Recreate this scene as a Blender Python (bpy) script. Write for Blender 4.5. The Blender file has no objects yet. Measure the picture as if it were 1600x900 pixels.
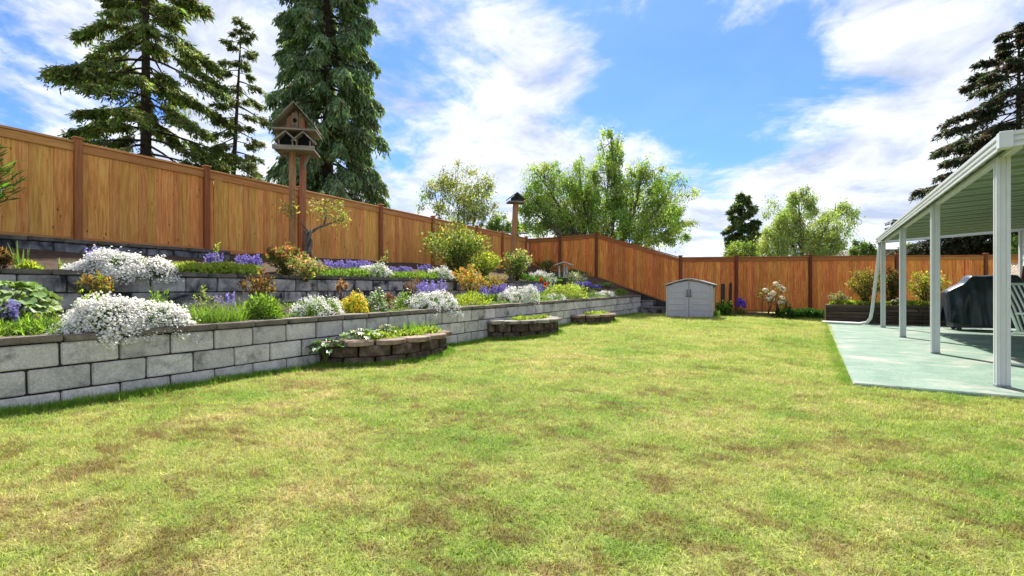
import bpy, bmesh, math, random
import numpy as np
from mathutils import Vector, Matrix
random.seed(7); RNG = np.random.default_rng(7)
SC = bpy.context.scene
COL = SC.collection
R = math.radians

# ------------------------------------------------------------------ camera
YAW = R(31.9); FPX = 755.0; EYE = 0.92; HORIZON = 457.0
SA, CA = math.sin(YAW), math.cos(YAW)
cam = bpy.data.cameras.new('camera'); camo = bpy.data.objects.new('camera', cam); COL.objects.link(camo)
camo.location = (0, 0, EYE); camo.rotation_euler = (R(90), 0, YAW)
cam.sensor_width = 36; cam.lens = FPX / 1600 * 36; cam.shift_y = (HORIZON - 450) / 1600
cam.clip_start = 0.05; cam.clip_end = 2000
SC.camera = camo

# ------------------------------------------------------------------ world, sun, exposure
SUN_AZ, SUN_EL = R(-27), R(50)
SUN = Vector((math.sin(SUN_AZ) * math.cos(SUN_EL), math.cos(SUN_AZ) * math.cos(SUN_EL), math.sin(SUN_EL)))
SC.cycles.max_bounces = 5; SC.cycles.diffuse_bounces = 3; SC.cycles.glossy_bounces = 2; SC.cycles.transmission_bounces = 3; SC.cycles.transparent_max_bounces = 4
SC.view_settings.view_transform = 'Standard'; SC.view_settings.look = 'None'
SC.view_settings.exposure = 2.15; SC.view_settings.gamma = 1.0
sl = bpy.data.lights.new('sun', 'SUN'); sl.energy = 2.3; sl.angle = R(1.2); sl.color = (1, .95, .86)
so = bpy.data.objects.new('sun', sl); COL.objects.link(so); so.rotation_euler = SUN.to_track_quat('Z', 'Y').to_euler()
so.location = (0, 0, 30)

def ray(x, y):
    u = (x - 800) / FPX; v = (HORIZON - y) / FPX
    return np.array((-SA + u * CA, CA + u * SA, v))

world = bpy.data.worlds.new('World'); SC.world = world; world.use_nodes = True
def build_world():
    nt = world.node_tree; N = nt.nodes; L = nt.links; N.clear()
    out = N.new('ShaderNodeOutputWorld'); bg = N.new('ShaderNodeBackground'); bg.inputs[1].default_value = 0.085
    L.new(bg.outputs[0], out.inputs[0])
    sky = N.new('ShaderNodeTexSky'); sky.sky_type = 'NISHITA'; sky.sun_disc = False
    sky.sun_elevation = SUN_EL; sky.sun_rotation = SUN_AZ; sky.air_density = 1.0; sky.dust_density = 0.3; sky.ozone_density = 2.5
    tint = N.new('ShaderNodeMix'); tint.data_type = 'RGBA'; tint.blend_type = 'MULTIPLY'; tint.inputs[0].default_value = 1
    L.new(sky.outputs[0], tint.inputs[6]); tint.inputs[7].default_value = (0.205, 0.325, 0.59, 1)
    tc = N.new('ShaderNodeTexCoord')
    def math_(op, a, b=None, c=None, clamp=False):
        m = N.new('ShaderNodeMath'); m.operation = op; m.use_clamp = clamp
        for i, q in enumerate((a, b, c)):
            if q is None: continue
            if isinstance(q, (int, float)): m.inputs[i].default_value = q
            else: L.new(q, m.inputs[i])
        return m.outputs[0]
    nrm = N.new('ShaderNodeVectorMath'); nrm.operation = 'NORMALIZE'; L.new(tc.outputs['Generated'], nrm.inputs[0])
    sep = N.new('ShaderNodeSeparateXYZ'); L.new(nrm.outputs[0], sep.inputs[0])
    zz = math_('ADD', math_('MAXIMUM', sep.outputs[2], 0.0), 0.22)
    cx = math_('DIVIDE', sep.outputs[0], zz); cy = math_('DIVIDE', sep.outputs[1], zz)
    cmb = N.new('ShaderNodeCombineXYZ'); L.new(cx, cmb.inputs[0]); L.new(cy, cmb.inputs[1])
    def noise(scale, detail, rough, off, dist=0.0):
        mp = N.new('ShaderNodeMapping'); mp.inputs[1].default_value = off; L.new(cmb.outputs[0], mp.inputs[0])
        n = N.new('ShaderNodeTexNoise'); n.inputs['Scale'].default_value = scale; n.inputs['Detail'].default_value = detail
        n.inputs['Roughness'].default_value = rough; n.inputs['Distortion'].default_value = dist
        L.new(mp.outputs[0], n.inputs['Vector']); return n.outputs[0]
    n1 = noise(1.7, 10, 0.62, (5.3, 2.2, 0), 0.5)
    n2 = noise(4.2, 7, 0.62, (9.0, 4.0, 2.0), 0.5)
    dens = math_('ADD', math_('MULTIPLY', n1, 0.92), math_('MULTIPLY', n2, 0.42))
    # where the gaps and the banks stand in this sky (directions as on the photograph)
    spots = [(60, 190, .14, -.16), (-60, 120, .2, -.1), (640, 15, .13, -.17), (570, 260, .10, -.12), (760, 40, .14, -.08),
             (1060, 40, .16, -.17), (1120, 180, .16, -.20), (1190, 260, .11, -.15), (930, 110, .10, -.09), (1000, 60, .14, -.08), (1310, 90, .1, -.06),
             (700, 170, .22, .13), (300, 120, .3, .16), (880, 130, .13, .06), (1480, 160, .3, .2), (1290, 330, .25, .15), (1000, 330, .12, .07)]
    for (x, y, w, amp) in spots:
        d = ray(x, y); d = d / np.linalg.norm(d)
        dp = N.new('ShaderNodeVectorMath'); dp.operation = 'DOT_PRODUCT'; L.new(nrm.outputs[0], dp.inputs[0]); dp.inputs[1].default_value = d
        g = math_('POWER', math_('MAXIMUM', dp.outputs['Value'], 0.0001), 1.0 / (w * w))
        dens = math_('MULTIPLY_ADD', g, amp * .6, dens)
    mr = N.new('ShaderNodeMapRange'); mr.interpolation_type = 'SMOOTHSTEP'
    mr.inputs[1].default_value = 0.53; mr.inputs[2].default_value = 0.73; mr.inputs[3].default_value = 0.05; mr.inputs[4].default_value = 0.94
    L.new(dens, mr.inputs[0])
    n3 = noise(2.6, 9, 0.62, (1.0, 7.0, 5.0), 0.4)
    ccol = N.new('ShaderNodeMix'); ccol.data_type = 'RGBA'
    ccol.inputs[6].default_value = (1.6, 1.82, 2.3, 1); ccol.inputs[7].default_value = (3.15, 3.2, 3.3, 1)
    mr2 = N.new('ShaderNodeMapRange'); mr2.inputs[1].default_value = .36; mr2.inputs[2].default_value = .58; L.new(n3, mr2.inputs[0])
    L.new(mr2.outputs[0], ccol.inputs[0])
    fin = N.new('ShaderNodeMix'); fin.data_type = 'RGBA'
    L.new(mr.outputs[0], fin.inputs[0]); L.new(tint.outputs[2], fin.inputs[6]); L.new(ccol.outputs[2], fin.inputs[7])
    L.new(fin.outputs[2], bg.inputs[0])
build_world()

# ------------------------------------------------------------------ helpers
def on_x(x, y, X):                    # the point at X where the sight line of a photo pixel passes
    d = ray(x, y); s = X / d[0]; return np.array((X, d[1] * s, EYE + d[2] * s))
def at_depth(x, y, dep):
    d = ray(x, y); return np.array((d[0] * dep, d[1] * dep, EYE + d[2] * dep))
def smooth(a, b, x):
    t = np.clip((np.asarray(x, float) - a) / (b - a), 0, 1); return t * t * (3 - 2 * t)
def lawn_z(X, Y):
    X = np.asarray(X, float); Y = np.asarray(Y, float)
    bump = 0.006 * (np.sin(X * 2.1 + Y * 1.3) + np.sin(X * 1.1 - Y * 2.3 + 1))
    return -0.03 + 0.025 * np.clip(-X / 5, 0, 1) + 0.16 * smooth(4, 17, Y) * np.clip((1 - X) / 3, 0, 1) + bump * np.clip((.3 - X) / .5, 0.2, 1)
def upper_soil(X, Y):
    X = np.asarray(X, float); Y = np.asarray(Y, float)
    return 1.11 + 0.008 * (Y - 1) + 0.28 * smooth(15.3, 17.3, Y) + 0.45 * np.clip((-7.2 - X) / 2.7, 0, 1) + 0.14 * smooth(9.2, 9.95, -X) * smooth(5, 5.6, Y) + 0.015 * np.sin(X * 5 + Y * 3.1)
def lower_soil(X, Y):
    X = np.asarray(X, float); Y = np.asarray(Y, float)
    t = np.clip((-5.4 - X) / 1.75, 0, 1); z = 0.505 + 0.0165 * (Y - 1) + 0.2 * t + 0.012 * np.sin(X * 6 + Y * 2.7)
    w = smooth(13.4, 15.6, Y) * t
    return z * (1 - w) + (1.24 + 0.28 * smooth(15.3, 17.3, Y)) * w

def tag(o, label=None, cat=None, group=None, kind=None):
    if label: o['label'] = label
    if cat: o['category'] = cat
    if group: o['group'] = group
    if kind: o['kind'] = kind
    return o
def empty(name, loc=(0, 0, 0), rz=0.0, label=None, cat=None, group=None):
    o = bpy.data.objects.new(name, None); COL.objects.link(o); o.empty_display_size = .2
    o.location = tuple(float(q) for q in loc); o.rotation_euler = (0, 0, rz)
    return tag(o, label, cat, group)
def link(name, me, parent=None, loc=(0, 0, 0), rot=(0, 0, 0)):
    o = bpy.data.objects.new(name, me); COL.objects.link(o)
    o.location = tuple(float(q) for q in loc); o.rotation_euler = rot
    if parent: o.parent = parent
    return o
def np_mesh(name, V, F, mat, cols=None, smoothf=False):
    V = np.asarray(V, np.float32); F = np.asarray(F, np.int32); k = F.shape[1]
    me = bpy.data.meshes.new(name)
    me.vertices.add(len(V)); me.vertices.foreach_set('co', V.ravel())
    me.loops.add(F.size); me.loops.foreach_set('vertex_index', F.ravel())
    me.polygons.add(len(F)); me.polygons.foreach_set('loop_start', np.arange(0, F.size, k, dtype=np.int32))
    try: me.polygons.foreach_set('loop_total', np.full(len(F), k, np.int32))
    except Exception: pass
    if cols is not None:
        a = me.color_attributes.new('Col', 'FLOAT_COLOR', 'POINT')
        c = np.ones((len(V), 4), np.float32); c[:, :3] = cols; a.data.foreach_set('color', c.ravel())
    me.update(calc_edges=True); me.validate()
    if smoothf: me.polygons.foreach_set('use_smooth', np.ones(len(F), bool))
    me.materials.append(mat)
    return me

class MB:
    """collects boxes, bars, tubes and prisms into one mesh"""
    def __init__(s): s.v = []; s.f = []
    def add(s, vs, fs):
        n = len(s.v); s.v += [tuple(map(float, v)) for v in vs]; s.f += [tuple(i + n for i in f) for f in fs]; return s
    def box(s, c, d, M=None):
        x, y, z = (q / 2 for q in d); vs = [Vector((sx * x, sy * y, sz * z)) for sz in (-1, 1) for sy in (-1, 1) for sx in (-1, 1)]
        if M is not None: vs = [M @ v for v in vs]
        vs = [v + Vector(c) for v in vs]
        return s.add(vs, [(0, 2, 3, 1), (4, 5, 7, 6), (0, 1, 5, 4), (2, 6, 7, 3), (0, 4, 6, 2), (1, 3, 7, 5)])
    def bar(s, a, b, w, h, up=(0, 0, 1)):
        a = Vector(a); b = Vector(b); d = (b - a).normalized(); sd = d.cross(Vector(up))
        if sd.length < 1e-4: sd = d.cross(Vector((1, 0, 0)))
        sd.normalize(); u = sd.cross(d)
        vs = [p + sd * sx * w / 2 + u * sz * h / 2 for p in (a, b) for sz in (-1, 1) for sx in (-1, 1)]
        return s.add(vs, [(0, 1, 3, 2), (4, 6, 7, 5), (0, 4, 5, 1), (2, 3, 7, 6), (0, 2, 6, 4), (1, 5, 7, 3)])
    def tube(s, pts, radii, n=6, cap=True):
        pts = [Vector(p) for p in pts]; m = len(pts)
        if isinstance(radii, (int, float)): radii = [radii] * m
        rings = []; prev = None
        for i, p in enumerate(pts):
            d = (pts[min(i + 1, m - 1)] - pts[max(i - 1, 0)]).normalized()
            if prev is None:
                prev = d.cross(Vector((0, 0, 1)))
                if prev.length < .05: prev = d.cross(Vector((1, 0, 0)))
            sd = (prev - d * prev.dot(d)).normalized(); prev = sd; u = d.cross(sd)
            rings.append([p + (sd * math.cos(2 * math.pi * k / n) + u * math.sin(2 * math.pi * k / n)) * radii[i] for k in range(n)])
        vs = [v for r in rings for v in r]; fs = []
        for i in range(m - 1):
            for k in range(n):
                a = i * n + k; b = i * n + (k + 1) % n; fs.append((a, b, b + n, a + n))
        if cap: fs += [tuple(range(n - 1, -1, -1)), tuple((m - 1) * n + k for k in range(n))]
        return s.add(vs, fs)
    def prism(s, poly, axis_a, axis_b, M=None):
        """poly: list of (x, y) in the XZ plane extruded along Y from axis_a to axis_b"""
        n = len(poly); vs = [Vector((x, axis_a, z)) for x, z in poly] + [Vector((x, axis_b, z)) for x, z in poly]
        if M is not None: vs = [M @ v for v in vs]
        fs = [tuple(range(n)), tuple(range(2 * n - 1, n - 1, -1))] + [(i, i + n, (i + 1) % n + n, (i + 1) % n) for i in range(n)]
        return s.add(vs, fs)
    def mesh(s, name, mat, bevel=0.0, smoothf=False, seg=1):
        me = bpy.data.meshes.new(name); me.from_pydata(s.v, [], s.f)
        bm = bmesh.new(); bm.from_mesh(me); bmesh.ops.recalc_face_normals(bm, faces=bm.faces)
        if bevel > 0:
            ed = [e for e in bm.edges if len(e.link_faces) == 2 and e.calc_face_angle(0) > .5]
            bmesh.ops.bevel(bm, geom=ed, offset=bevel, segments=seg, affect='EDGES', clamp_overlap=True)
        bm.to_mesh(me); bm.free()
        if smoothf: me.polygons.foreach_set('use_smooth', np.ones(len(me.polygons), bool))
        me.materials.append(mat); return me
    def obj(s, name, mat, parent=None, bevel=0.0, smoothf=False, loc=(0, 0, 0), rot=(0, 0, 0), seg=1):
        return link(name, s.mesh(name, mat, bevel, smoothf, seg), parent, loc, rot)

# ------------------------------------------------------------------ materials
def new_mat(name):
    m = bpy.data.materials.new(name); m.use_nodes = True; nt = m.node_tree
    return m, nt, nt.nodes['Principled BSDF']
def coords(nt, scale, rnd=True, world_=False):
    N, L = nt.nodes, nt.links
    if world_:
        g = N.new('ShaderNodeNewGeometry'); src = g.outputs['Position']
    else:
        t = N.new('ShaderNodeTexCoord'); src = t.outputs['Object']
    mp = N.new('ShaderNodeMapping'); mp.inputs[3].default_value = scale; L.new(src, mp.inputs[0])
    if rnd and not world_:
        oi = N.new('ShaderNodeObjectInfo'); mu = N.new('ShaderNodeMath'); mu.operation = 'MULTIPLY'; mu.inputs[1].default_value = 57.0
        L.new(oi.outputs['Random'], mu.inputs[0]); cb = N.new('ShaderNodeCombineXYZ')
        for i in range(3): L.new(mu.outputs[0], cb.inputs[i])
        L.new(cb.outputs[0], mp.inputs[1])
    return mp.outputs[0]
def noise_node(nt, vec, scale, detail=4, rough=.55, dist=0.0):
    n = nt.nodes.new('ShaderNodeTexNoise'); n.inputs['Scale'].default_value = scale; n.inputs['Detail'].default_value = detail
    n.inputs['Roughness'].default_value = rough; n.inputs['Distortion'].default_value = dist
    nt.links.new(vec, n.inputs['Vector']); return n.outputs[0]
def ramp(nt, fac, stops):
    r = nt.nodes.new('ShaderNodeValToRGB'); e = r.color_ramp.elements
    while len(e) < len(stops): e.new(.5)
    for el, (p, c) in zip(e, stops): el.position = p; el.color = (*c, 1)
    nt.links.new(fac, r.inputs[0]); return r.outputs[0]
def mix(nt, fac, a, b, mode='MIX'):
    m = nt.nodes.new('ShaderNodeMix'); m.data_type = 'RGBA'; m.blend_type = mode
    for i, q in ((0, fac), (6, a), (7, b)):
        if isinstance(q, (int, float)): m.inputs[i].default_value = q
        elif isinstance(q, tuple): m.inputs[i].default_value = (*q, 1)
        else: nt.links.new(q, m.inputs[i])
    return m.outputs[2]
def vary(nt, col, lo=.8, hi=1.2, sat=0.0):
    """each piece a little lighter or darker than its neighbours"""
    oi = nt.nodes.new('ShaderNodeObjectInfo'); mr = nt.nodes.new('ShaderNodeMapRange')
    mr.inputs[3].default_value = lo; mr.inputs[4].default_value = hi; nt.links.new(oi.outputs['Random'], mr.inputs[0])
    hs = nt.nodes.new('ShaderNodeHueSaturation'); nt.links.new(mr.outputs[0], hs.inputs['Value']); nt.links.new(col, hs.inputs['Color'])
    if sat:
        wn = nt.nodes.new('ShaderNodeTexWhiteNoise'); wn.noise_dimensions = '1D'; nt.links.new(oi.outputs['Random'], wn.inputs['W'])
        m2 = nt.nodes.new('ShaderNodeMapRange'); m2.inputs[3].default_value = .5 - sat; m2.inputs[4].default_value = .5 + sat
        nt.links.new(wn.outputs[0], m2.inputs[0]); nt.links.new(m2.outputs[0], hs.inputs['Hue'])
    return hs.outputs[0]
def bump(nt, h, b, strength=.4, dist=.01):
    n = nt.nodes.new('ShaderNodeBump'); n.inputs['Strength'].default_value = strength; n.inputs['Distance'].default_value = dist
    nt.links.new(h, n.inputs['Height']); nt.links.new(n.outputs[0], b.inputs['Normal'])

def wood(name, c_dark, c_mid, c_light, lo=.82, hi=1.16, axis='z', rough=.75, knots=True, hue=.012):
    m, nt, b = new_mat(name)
    sc = {'z': (16, 16, 1.1), 'x': (1.1, 16, 16), 'y': (16, 1.1, 16)}[axis]
    sk = {'z': (5, 5, 2.2), 'x': (2.2, 5, 5), 'y': (5, 2.2, 5)}[axis]
    g = noise_node(nt, coords(nt, sc), 2.2, 6, .65, .5)
    c = ramp(nt, g, [(.28, c_dark), (.5, c_mid), (.72, c_light)])
    big = noise_node(nt, coords(nt, (1.3, 1.3, .9)), 1.6, 3)
    st_ = noise_node(nt, coords(nt, tuple(q * 2.3 if q > 2 else q * .6 for q in sc)), 2.0, 5, .7, .3)
    c = mix(nt, ramp(nt, st_, [(.52, (0, 0, 0)), (.74, (.55, .55, .55))]), c, tuple(min(.9, q * 1.12 + .03) for q in c_light))
    c = mix(nt, ramp(nt, big, [(.42, (0, 0, 0)), (.7, (.34, .34, .34))]), c, tuple(q * .66 for q in c_mid))
    if knots:
        v = nt.nodes.new('ShaderNodeTexVoronoi'); v.inputs['Scale'].default_value = 1.7; nt.links.new(coords(nt, sk), v.inputs['Vector'])
        k = ramp(nt, v.outputs['Distance'], [(.05, (1, 1, 1)), (.13, (0, 0, 0))])
        c = mix(nt, k, c, tuple(q * .4 for q in c_dark))
    nt.links.new(vary(nt, c, lo, hi, hue), b.inputs['Base Color']); b.inputs['Roughness'].default_value = rough
    b.inputs['Specular IOR Level'].default_value = .25
    bump(nt, g, b, .35, .004); return m
def mottled(name, stops, scale=6, rough=.9, bump_s=.5, bump_d=.01, lo=.9, hi=1.1, fine=60, spec=.2, stain=None, world_=False, hue=0.0):
    m, nt, b = new_mat(name)
    v = coords(nt, (1, 1, 1), True, world_)
    n = noise_node(nt, v, scale, 6, .62, .2); c = ramp(nt, n, stops); f = noise_node(nt, v, fine, 4, .7)
    c = mix(nt, .55, c, ramp(nt, f, [(.3, (.38, .38, .38)), (.65, (1.1, 1.1, 1.1))]), 'MULTIPLY')
    if stain:
        s = noise_node(nt, v, stain[1], 5, .6, .4); c = mix(nt, ramp(nt, s, [(stain[2], (0, 0, 0)), (stain[3], (1, 1, 1))]), c, stain[0])
    nt.links.new(vary(nt, c, lo, hi, hue), b.inputs['Base Color']); b.inputs['Roughness'].default_value = rough
    b.inputs['Specular IOR Level'].default_value = spec
    h = mix(nt, .5, n, f); bump(nt, h, b, bump_s, bump_d); return m
def plain(name, c, rough=.5, spec=.4, metal=0.0, var=.12, nscale=14, bs=.1):
    return_m, nt, b = new_mat(name)
    n = noise_node(nt, coords(nt, (1, 1, 1)), nscale, 4)
    cc = ramp(nt, n, [(.3, tuple(q * (1 - var) for q in c)), (.7, tuple(min(1, q * (1 + var)) for q in c))])
    nt.links.new(cc, b.inputs['Base Color']); b.inputs['Roughness'].default_value = rough
    b.inputs['Specular IOR Level'].default_value = spec; b.inputs['Metallic'].default_value = metal
    if bs: bump(nt, n, b, bs, .004)
    return return_m
def leafy(name, transl=.35, rough=.55, spec=.25, tr_tint=(1.15, 1.2, .55)):
    """colour comes from the leaf itself (Col); thin leaves let light through"""
    m, nt, b = new_mat(name); N, L = nt.nodes, nt.links
    a = N.new('ShaderNodeAttribute'); a.attribute_name = 'Col'
    L.new(a.outputs['Color'], b.inputs['Base Color']); b.inputs['Roughness'].default_value = rough; b.inputs['Specular IOR Level'].default_value = spec
    t = N.new('ShaderNodeBsdfTranslucent'); L.new(mix(nt, 1.0, a.outputs['Color'], tr_tint, 'MULTIPLY'), t.inputs[0])
    mx = N.new('ShaderNodeMixShader'); mx.inputs[0].default_value = transl
    L.new(b.outputs[0], mx.inputs[1]); L.new(t.outputs[0], mx.inputs[2]); L.new(mx.outputs[0], N['Material Output'].inputs[0])
    return m

def lawn_colour(nt, blade):
    """dry yellow, fresh green and brown thatch patches, by place on the lawn"""
    N = nt.nodes
    v = coords(nt, (1, 1, 0), False, True)
    vr = coords(nt, (1.0, 1.7, 0), False, True)
    big = noise_node(nt, v, .55, 4, .6, .6); mid = noise_node(nt, v, 2.3, 5, .62, .6); br = noise_node(nt, vr, 1.25, 6, .66, .5); fine = noise_node(nt, v, 45, 3, .7)
    f = nt.nodes.new('ShaderNodeMath'); f.operation = 'ADD'
    h = nt.nodes.new('ShaderNodeMath'); h.operation = 'MULTIPLY'; h.inputs[1].default_value = .5; nt.links.new(big, h.inputs[0])
    h2 = nt.nodes.new('ShaderNodeMath'); h2.operation = 'MULTIPLY'; h2.inputs[1].default_value = .5; nt.links.new(mid, h2.inputs[0])
    nt.links.new(h.outputs[0], f.inputs[0]); nt.links.new(h2.outputs[0], f.inputs[1])
    green, lime, straw = (.23, .385, .06), (.375, .475, .11), (.61, .54, .25)
    c = ramp(nt, f.outputs[0], [(.37, green), (.47, lime), (.56, (.49, .52, .17)), (.66, straw)])
    br2 = noise_node(nt, coords(nt, (1.0, 1.5, 0), False, True), 5.5, 6, .7, .4); av = nt.nodes.new('ShaderNodeMath'); av.operation = 'MULTIPLY_ADD'; av.inputs[1].default_value = .68; nt.links.new(br2, av.inputs[0])
    hb = nt.nodes.new('ShaderNodeMath'); hb.operation = 'MULTIPLY'; hb.inputs[1].default_value = .6; nt.links.new(br, hb.inputs[0])
    gp_ = N.new('ShaderNodeNewGeometry'); sp_ = N.new('ShaderNodeSeparateXYZ'); nt.links.new(gp_.outputs['Position'], sp_.inputs[0]); nr_ = N.new('ShaderNodeMapRange')
    nr_.inputs[1].default_value = 7; nr_.inputs[2].default_value = .5; nr_.inputs[3].default_value = -.075; nr_.inputs[4].default_value = -.025; nt.links.new(sp_.outputs[1], nr_.inputs[0])   # more moss and thatch at this end
    ad_ = N.new('ShaderNodeMath'); ad_.operation = 'ADD'; nt.links.new(hb.outputs[0], ad_.inputs[0]); nt.links.new(nr_.outputs[0], ad_.inputs[1]); nt.links.new(ad_.outputs[0], av.inputs[2])
    brown = ramp(nt, av.outputs[0], [(.60, (0, 0, 0)), (.65, (.36, .36, .36)), (.74, (.68, .68, .68))])
    c = mix(nt, brown, c, (.235, .12, .058))
    if not blade: c = mix(nt, .3, c, (.14, .10, .04))
    c = mix(nt, .45, c, ramp(nt, fine, [(.3, (.45, .45, .4)), (.7, (1.25, 1.25, 1.2))]), 'MULTIPLY')
    return c, brown, mid

M = {}
M['fence'] = wood('cedar_fence', (.44, .155, .032), (.72, .315, .075), (.86, .48, .16), .84, 1.12)
M['fence_trim'] = wood('cedar_trim', (.36, .14, .04), (.54, .235, .075), (.66, .33, .12), .9, 1.1, 'x', knots=False)
M['post'] = wood('fence_post_stain', (.22, .07, .027), (.33, .11, .042), (.42, .16, .062), .85, 1.1)
M['fence2'] = wood('cedar_fence_red', (.33, .082, .016), (.64, .20, .042), (.86, .40, .115), .8, 1.16)
M['fence2_trim'] = wood('cedar_trim_red', (.22, .07, .02), (.33, .115, .034), (.42, .17, .055), .9, 1.1, 'x', knots=False)
M['post2'] = wood('fence_post_dark', (.085, .025, .014), (.15, .045, .022), (.21, .07, .034), .85, 1.1)
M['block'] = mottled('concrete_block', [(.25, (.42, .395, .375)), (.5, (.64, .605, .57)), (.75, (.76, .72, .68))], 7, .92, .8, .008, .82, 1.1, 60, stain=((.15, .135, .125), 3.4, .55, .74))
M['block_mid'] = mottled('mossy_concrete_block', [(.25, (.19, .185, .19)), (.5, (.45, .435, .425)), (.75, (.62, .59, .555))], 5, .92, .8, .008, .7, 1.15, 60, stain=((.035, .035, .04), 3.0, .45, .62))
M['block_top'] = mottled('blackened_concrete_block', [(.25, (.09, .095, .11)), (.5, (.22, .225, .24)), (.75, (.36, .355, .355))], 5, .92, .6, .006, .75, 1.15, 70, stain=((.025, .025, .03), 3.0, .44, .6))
M['cap'] = mottled('cap_stone', [(.25, (.12, .10, .08)), (.5, (.22, .185, .15)), (.75, (.31, .27, .225))], 6, .92, .7, .006, .8, 1.15, 60, stain=((.08, .075, .06), 3.0, .52, .7))
M['cap_mid'] = mottled('dark_cap_stone', [(.25, (.09, .08, .065)), (.5, (.17, .15, .13)), (.75, (.26, .235, .21))], 6, .92, .7, .006, .8, 1.15, 60, stain=((.045, .055, .03), 3.0, .5, .7))
M['mortar'] = mottled('joint_dirt', [(.3, (.03, .028, .026)), (.7, (.075, .07, .062))], 8, .95)
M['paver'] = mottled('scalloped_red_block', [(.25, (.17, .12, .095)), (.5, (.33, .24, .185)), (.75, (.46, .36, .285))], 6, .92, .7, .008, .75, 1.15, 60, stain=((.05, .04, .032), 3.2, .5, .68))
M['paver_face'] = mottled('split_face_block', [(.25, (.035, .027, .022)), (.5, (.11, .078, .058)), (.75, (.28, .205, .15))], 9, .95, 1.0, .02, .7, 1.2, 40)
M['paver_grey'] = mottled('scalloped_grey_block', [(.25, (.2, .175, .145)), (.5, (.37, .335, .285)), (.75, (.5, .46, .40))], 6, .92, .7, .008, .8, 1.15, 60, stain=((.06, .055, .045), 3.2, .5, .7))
M['soil'] = mottled('bed_soil', [(.3, (.045, .03, .02)), (.55, (.10, .066, .042)), (.75, (.16, .11, .07))], 9, .97, 1.0, .03, 1, 1, 55, world_=True)
M['mulch'] = mottled('red_mulch', [(.3, (.07, .03, .018)), (.55, (.19, .075, .04)), (.75, (.32, .14, .075))], 12, .97, 1.0, .03, 1, 1, 80, world_=True)
M['patio'] = mottled('painted_patio', [(.25, (.115, .20, .148)), (.5, (.185, .28, .212)), (.75, (.27, .35, .28))], 2.3, .62, .15, .004, 1, 1, 30, spec=.3, stain=((.34, .33, .28), 1.4, .52, .66), world_=True)
M['white'] = plain('white_metal', (.58, .60, .59), .35, .5, 0, .04, 9, .03)
M['white_pipe'] = plain('white_pipe', (.56, .59, .57), .4, .5, 0, .05)
M['roof_green'] = plain('pale_green_roof_panel', (.22, .285, .20), .5, .4, 0, .07, 5, .04)
M['shed'] = plain('grey_resin', (.42, .40, .46), .5, .4, 0, .07, 8, .1)
M['shed_side'] = plain('warm_grey_resin', (.42, .40, .41), .5, .4, 0, .06, 8, .1)
M['shed_dark'] = plain('dark_resin', (.09, .09, .10), .5, .4)
M['shed_roof'] = plain('resin_lid', (.33, .31, .315), .5, .4, 0, .08)
M['oldwood'] = wood('weathered_wood', (.10, .082, .062), (.23, .195, .15), (.38, .33, .26), .8, 1.15, 'x', .85, False)
M['oldwood_z'] = wood('weathered_wood_upright', (.13, .09, .06), (.26, .19, .125), (.38, .30, .21), .85, 1.1, 'z', .85, False)
M['birdpost'] = wood('red_brown_post', (.22, .085, .038), (.36, .155, .075), (.47, .24, .125), .9, 1.1)
M['dark'] = plain('painted_interior_shade', (.012, .011, .011), .9, .1)  # near-black colour painting the shade inside porches and entrance holes
M['tie'] = wood('old_tie', (.028, .02, .015), (.075, .052, .038), (.16, .115, .085), .7, 1.25, 'x', .9, False)
M['darkboard'] = wood('dark_board', (.012, .014, .013), (.03, .032, .03), (.06, .06, .055), .8, 1.2, 'z', .8, False)
M['bark'] = mottled('conifer_bark', [(.3, (.035, .026, .02)), (.6, (.10, .075, .055)), (.8, (.17, .13, .1))], 6, .95, 1, .03)
M['bark_grey'] = mottled('grey_bark', [(.3, (.08, .07, .058)), (.6, (.19, .17, .14)), (.8, (.30, .27, .23))], 8, .95, 1, .02)
M['stem'] = plain('green_stem', (.10, .13, .04), .7, .2)
M['twig'] = plain('brown_twig', (.13, .075, .045), .8, .2)
M['leaf'] = leafy('leaf', .52)
M['needle'] = leafy('needle', .35, .6, .2, (1.1, 1.15, .6))
M['petal'] = leafy('petal', .3, .7, .15, (1, 1, 1))
M['bigleaf'] = leafy('broad_leaf', .25, .45, .4)
M['cover'] = plain('grill_cover_vinyl', (.02, .034, .044), .36, .5, 0, .25, 5, .15)
M['cushion'] = mottled('grey_cushion', [(.3, (.2, .2, .2)), (.7, (.32, .31, .31))], 30, .95, .3, .003)
M['chair'] = plain('pale_green_chair', (.62, .70, .62), .35, .5, 0, .05)
M['galv'] = plain('galvanised_steel', (.35, .36, .37), .4, .5, .7, .1)
M['siding'] = plain('house_siding', (.62, .66, .62), .55, .3, 0, .05)
M['rooftile'] = plain('far_roof', (.14, .12, .115), .9, .2)
M['red_brown'] = plain('folded_parasol', (.10, .03, .025), .8, .2)
M['birdwhite'] = mottled('flaking_white_paint', [(.3, (.42, .40, .38)), (.6, (.66, .64, .62)), (.8, (.75, .74, .72))], 14, .8, .3, .004)

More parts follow.
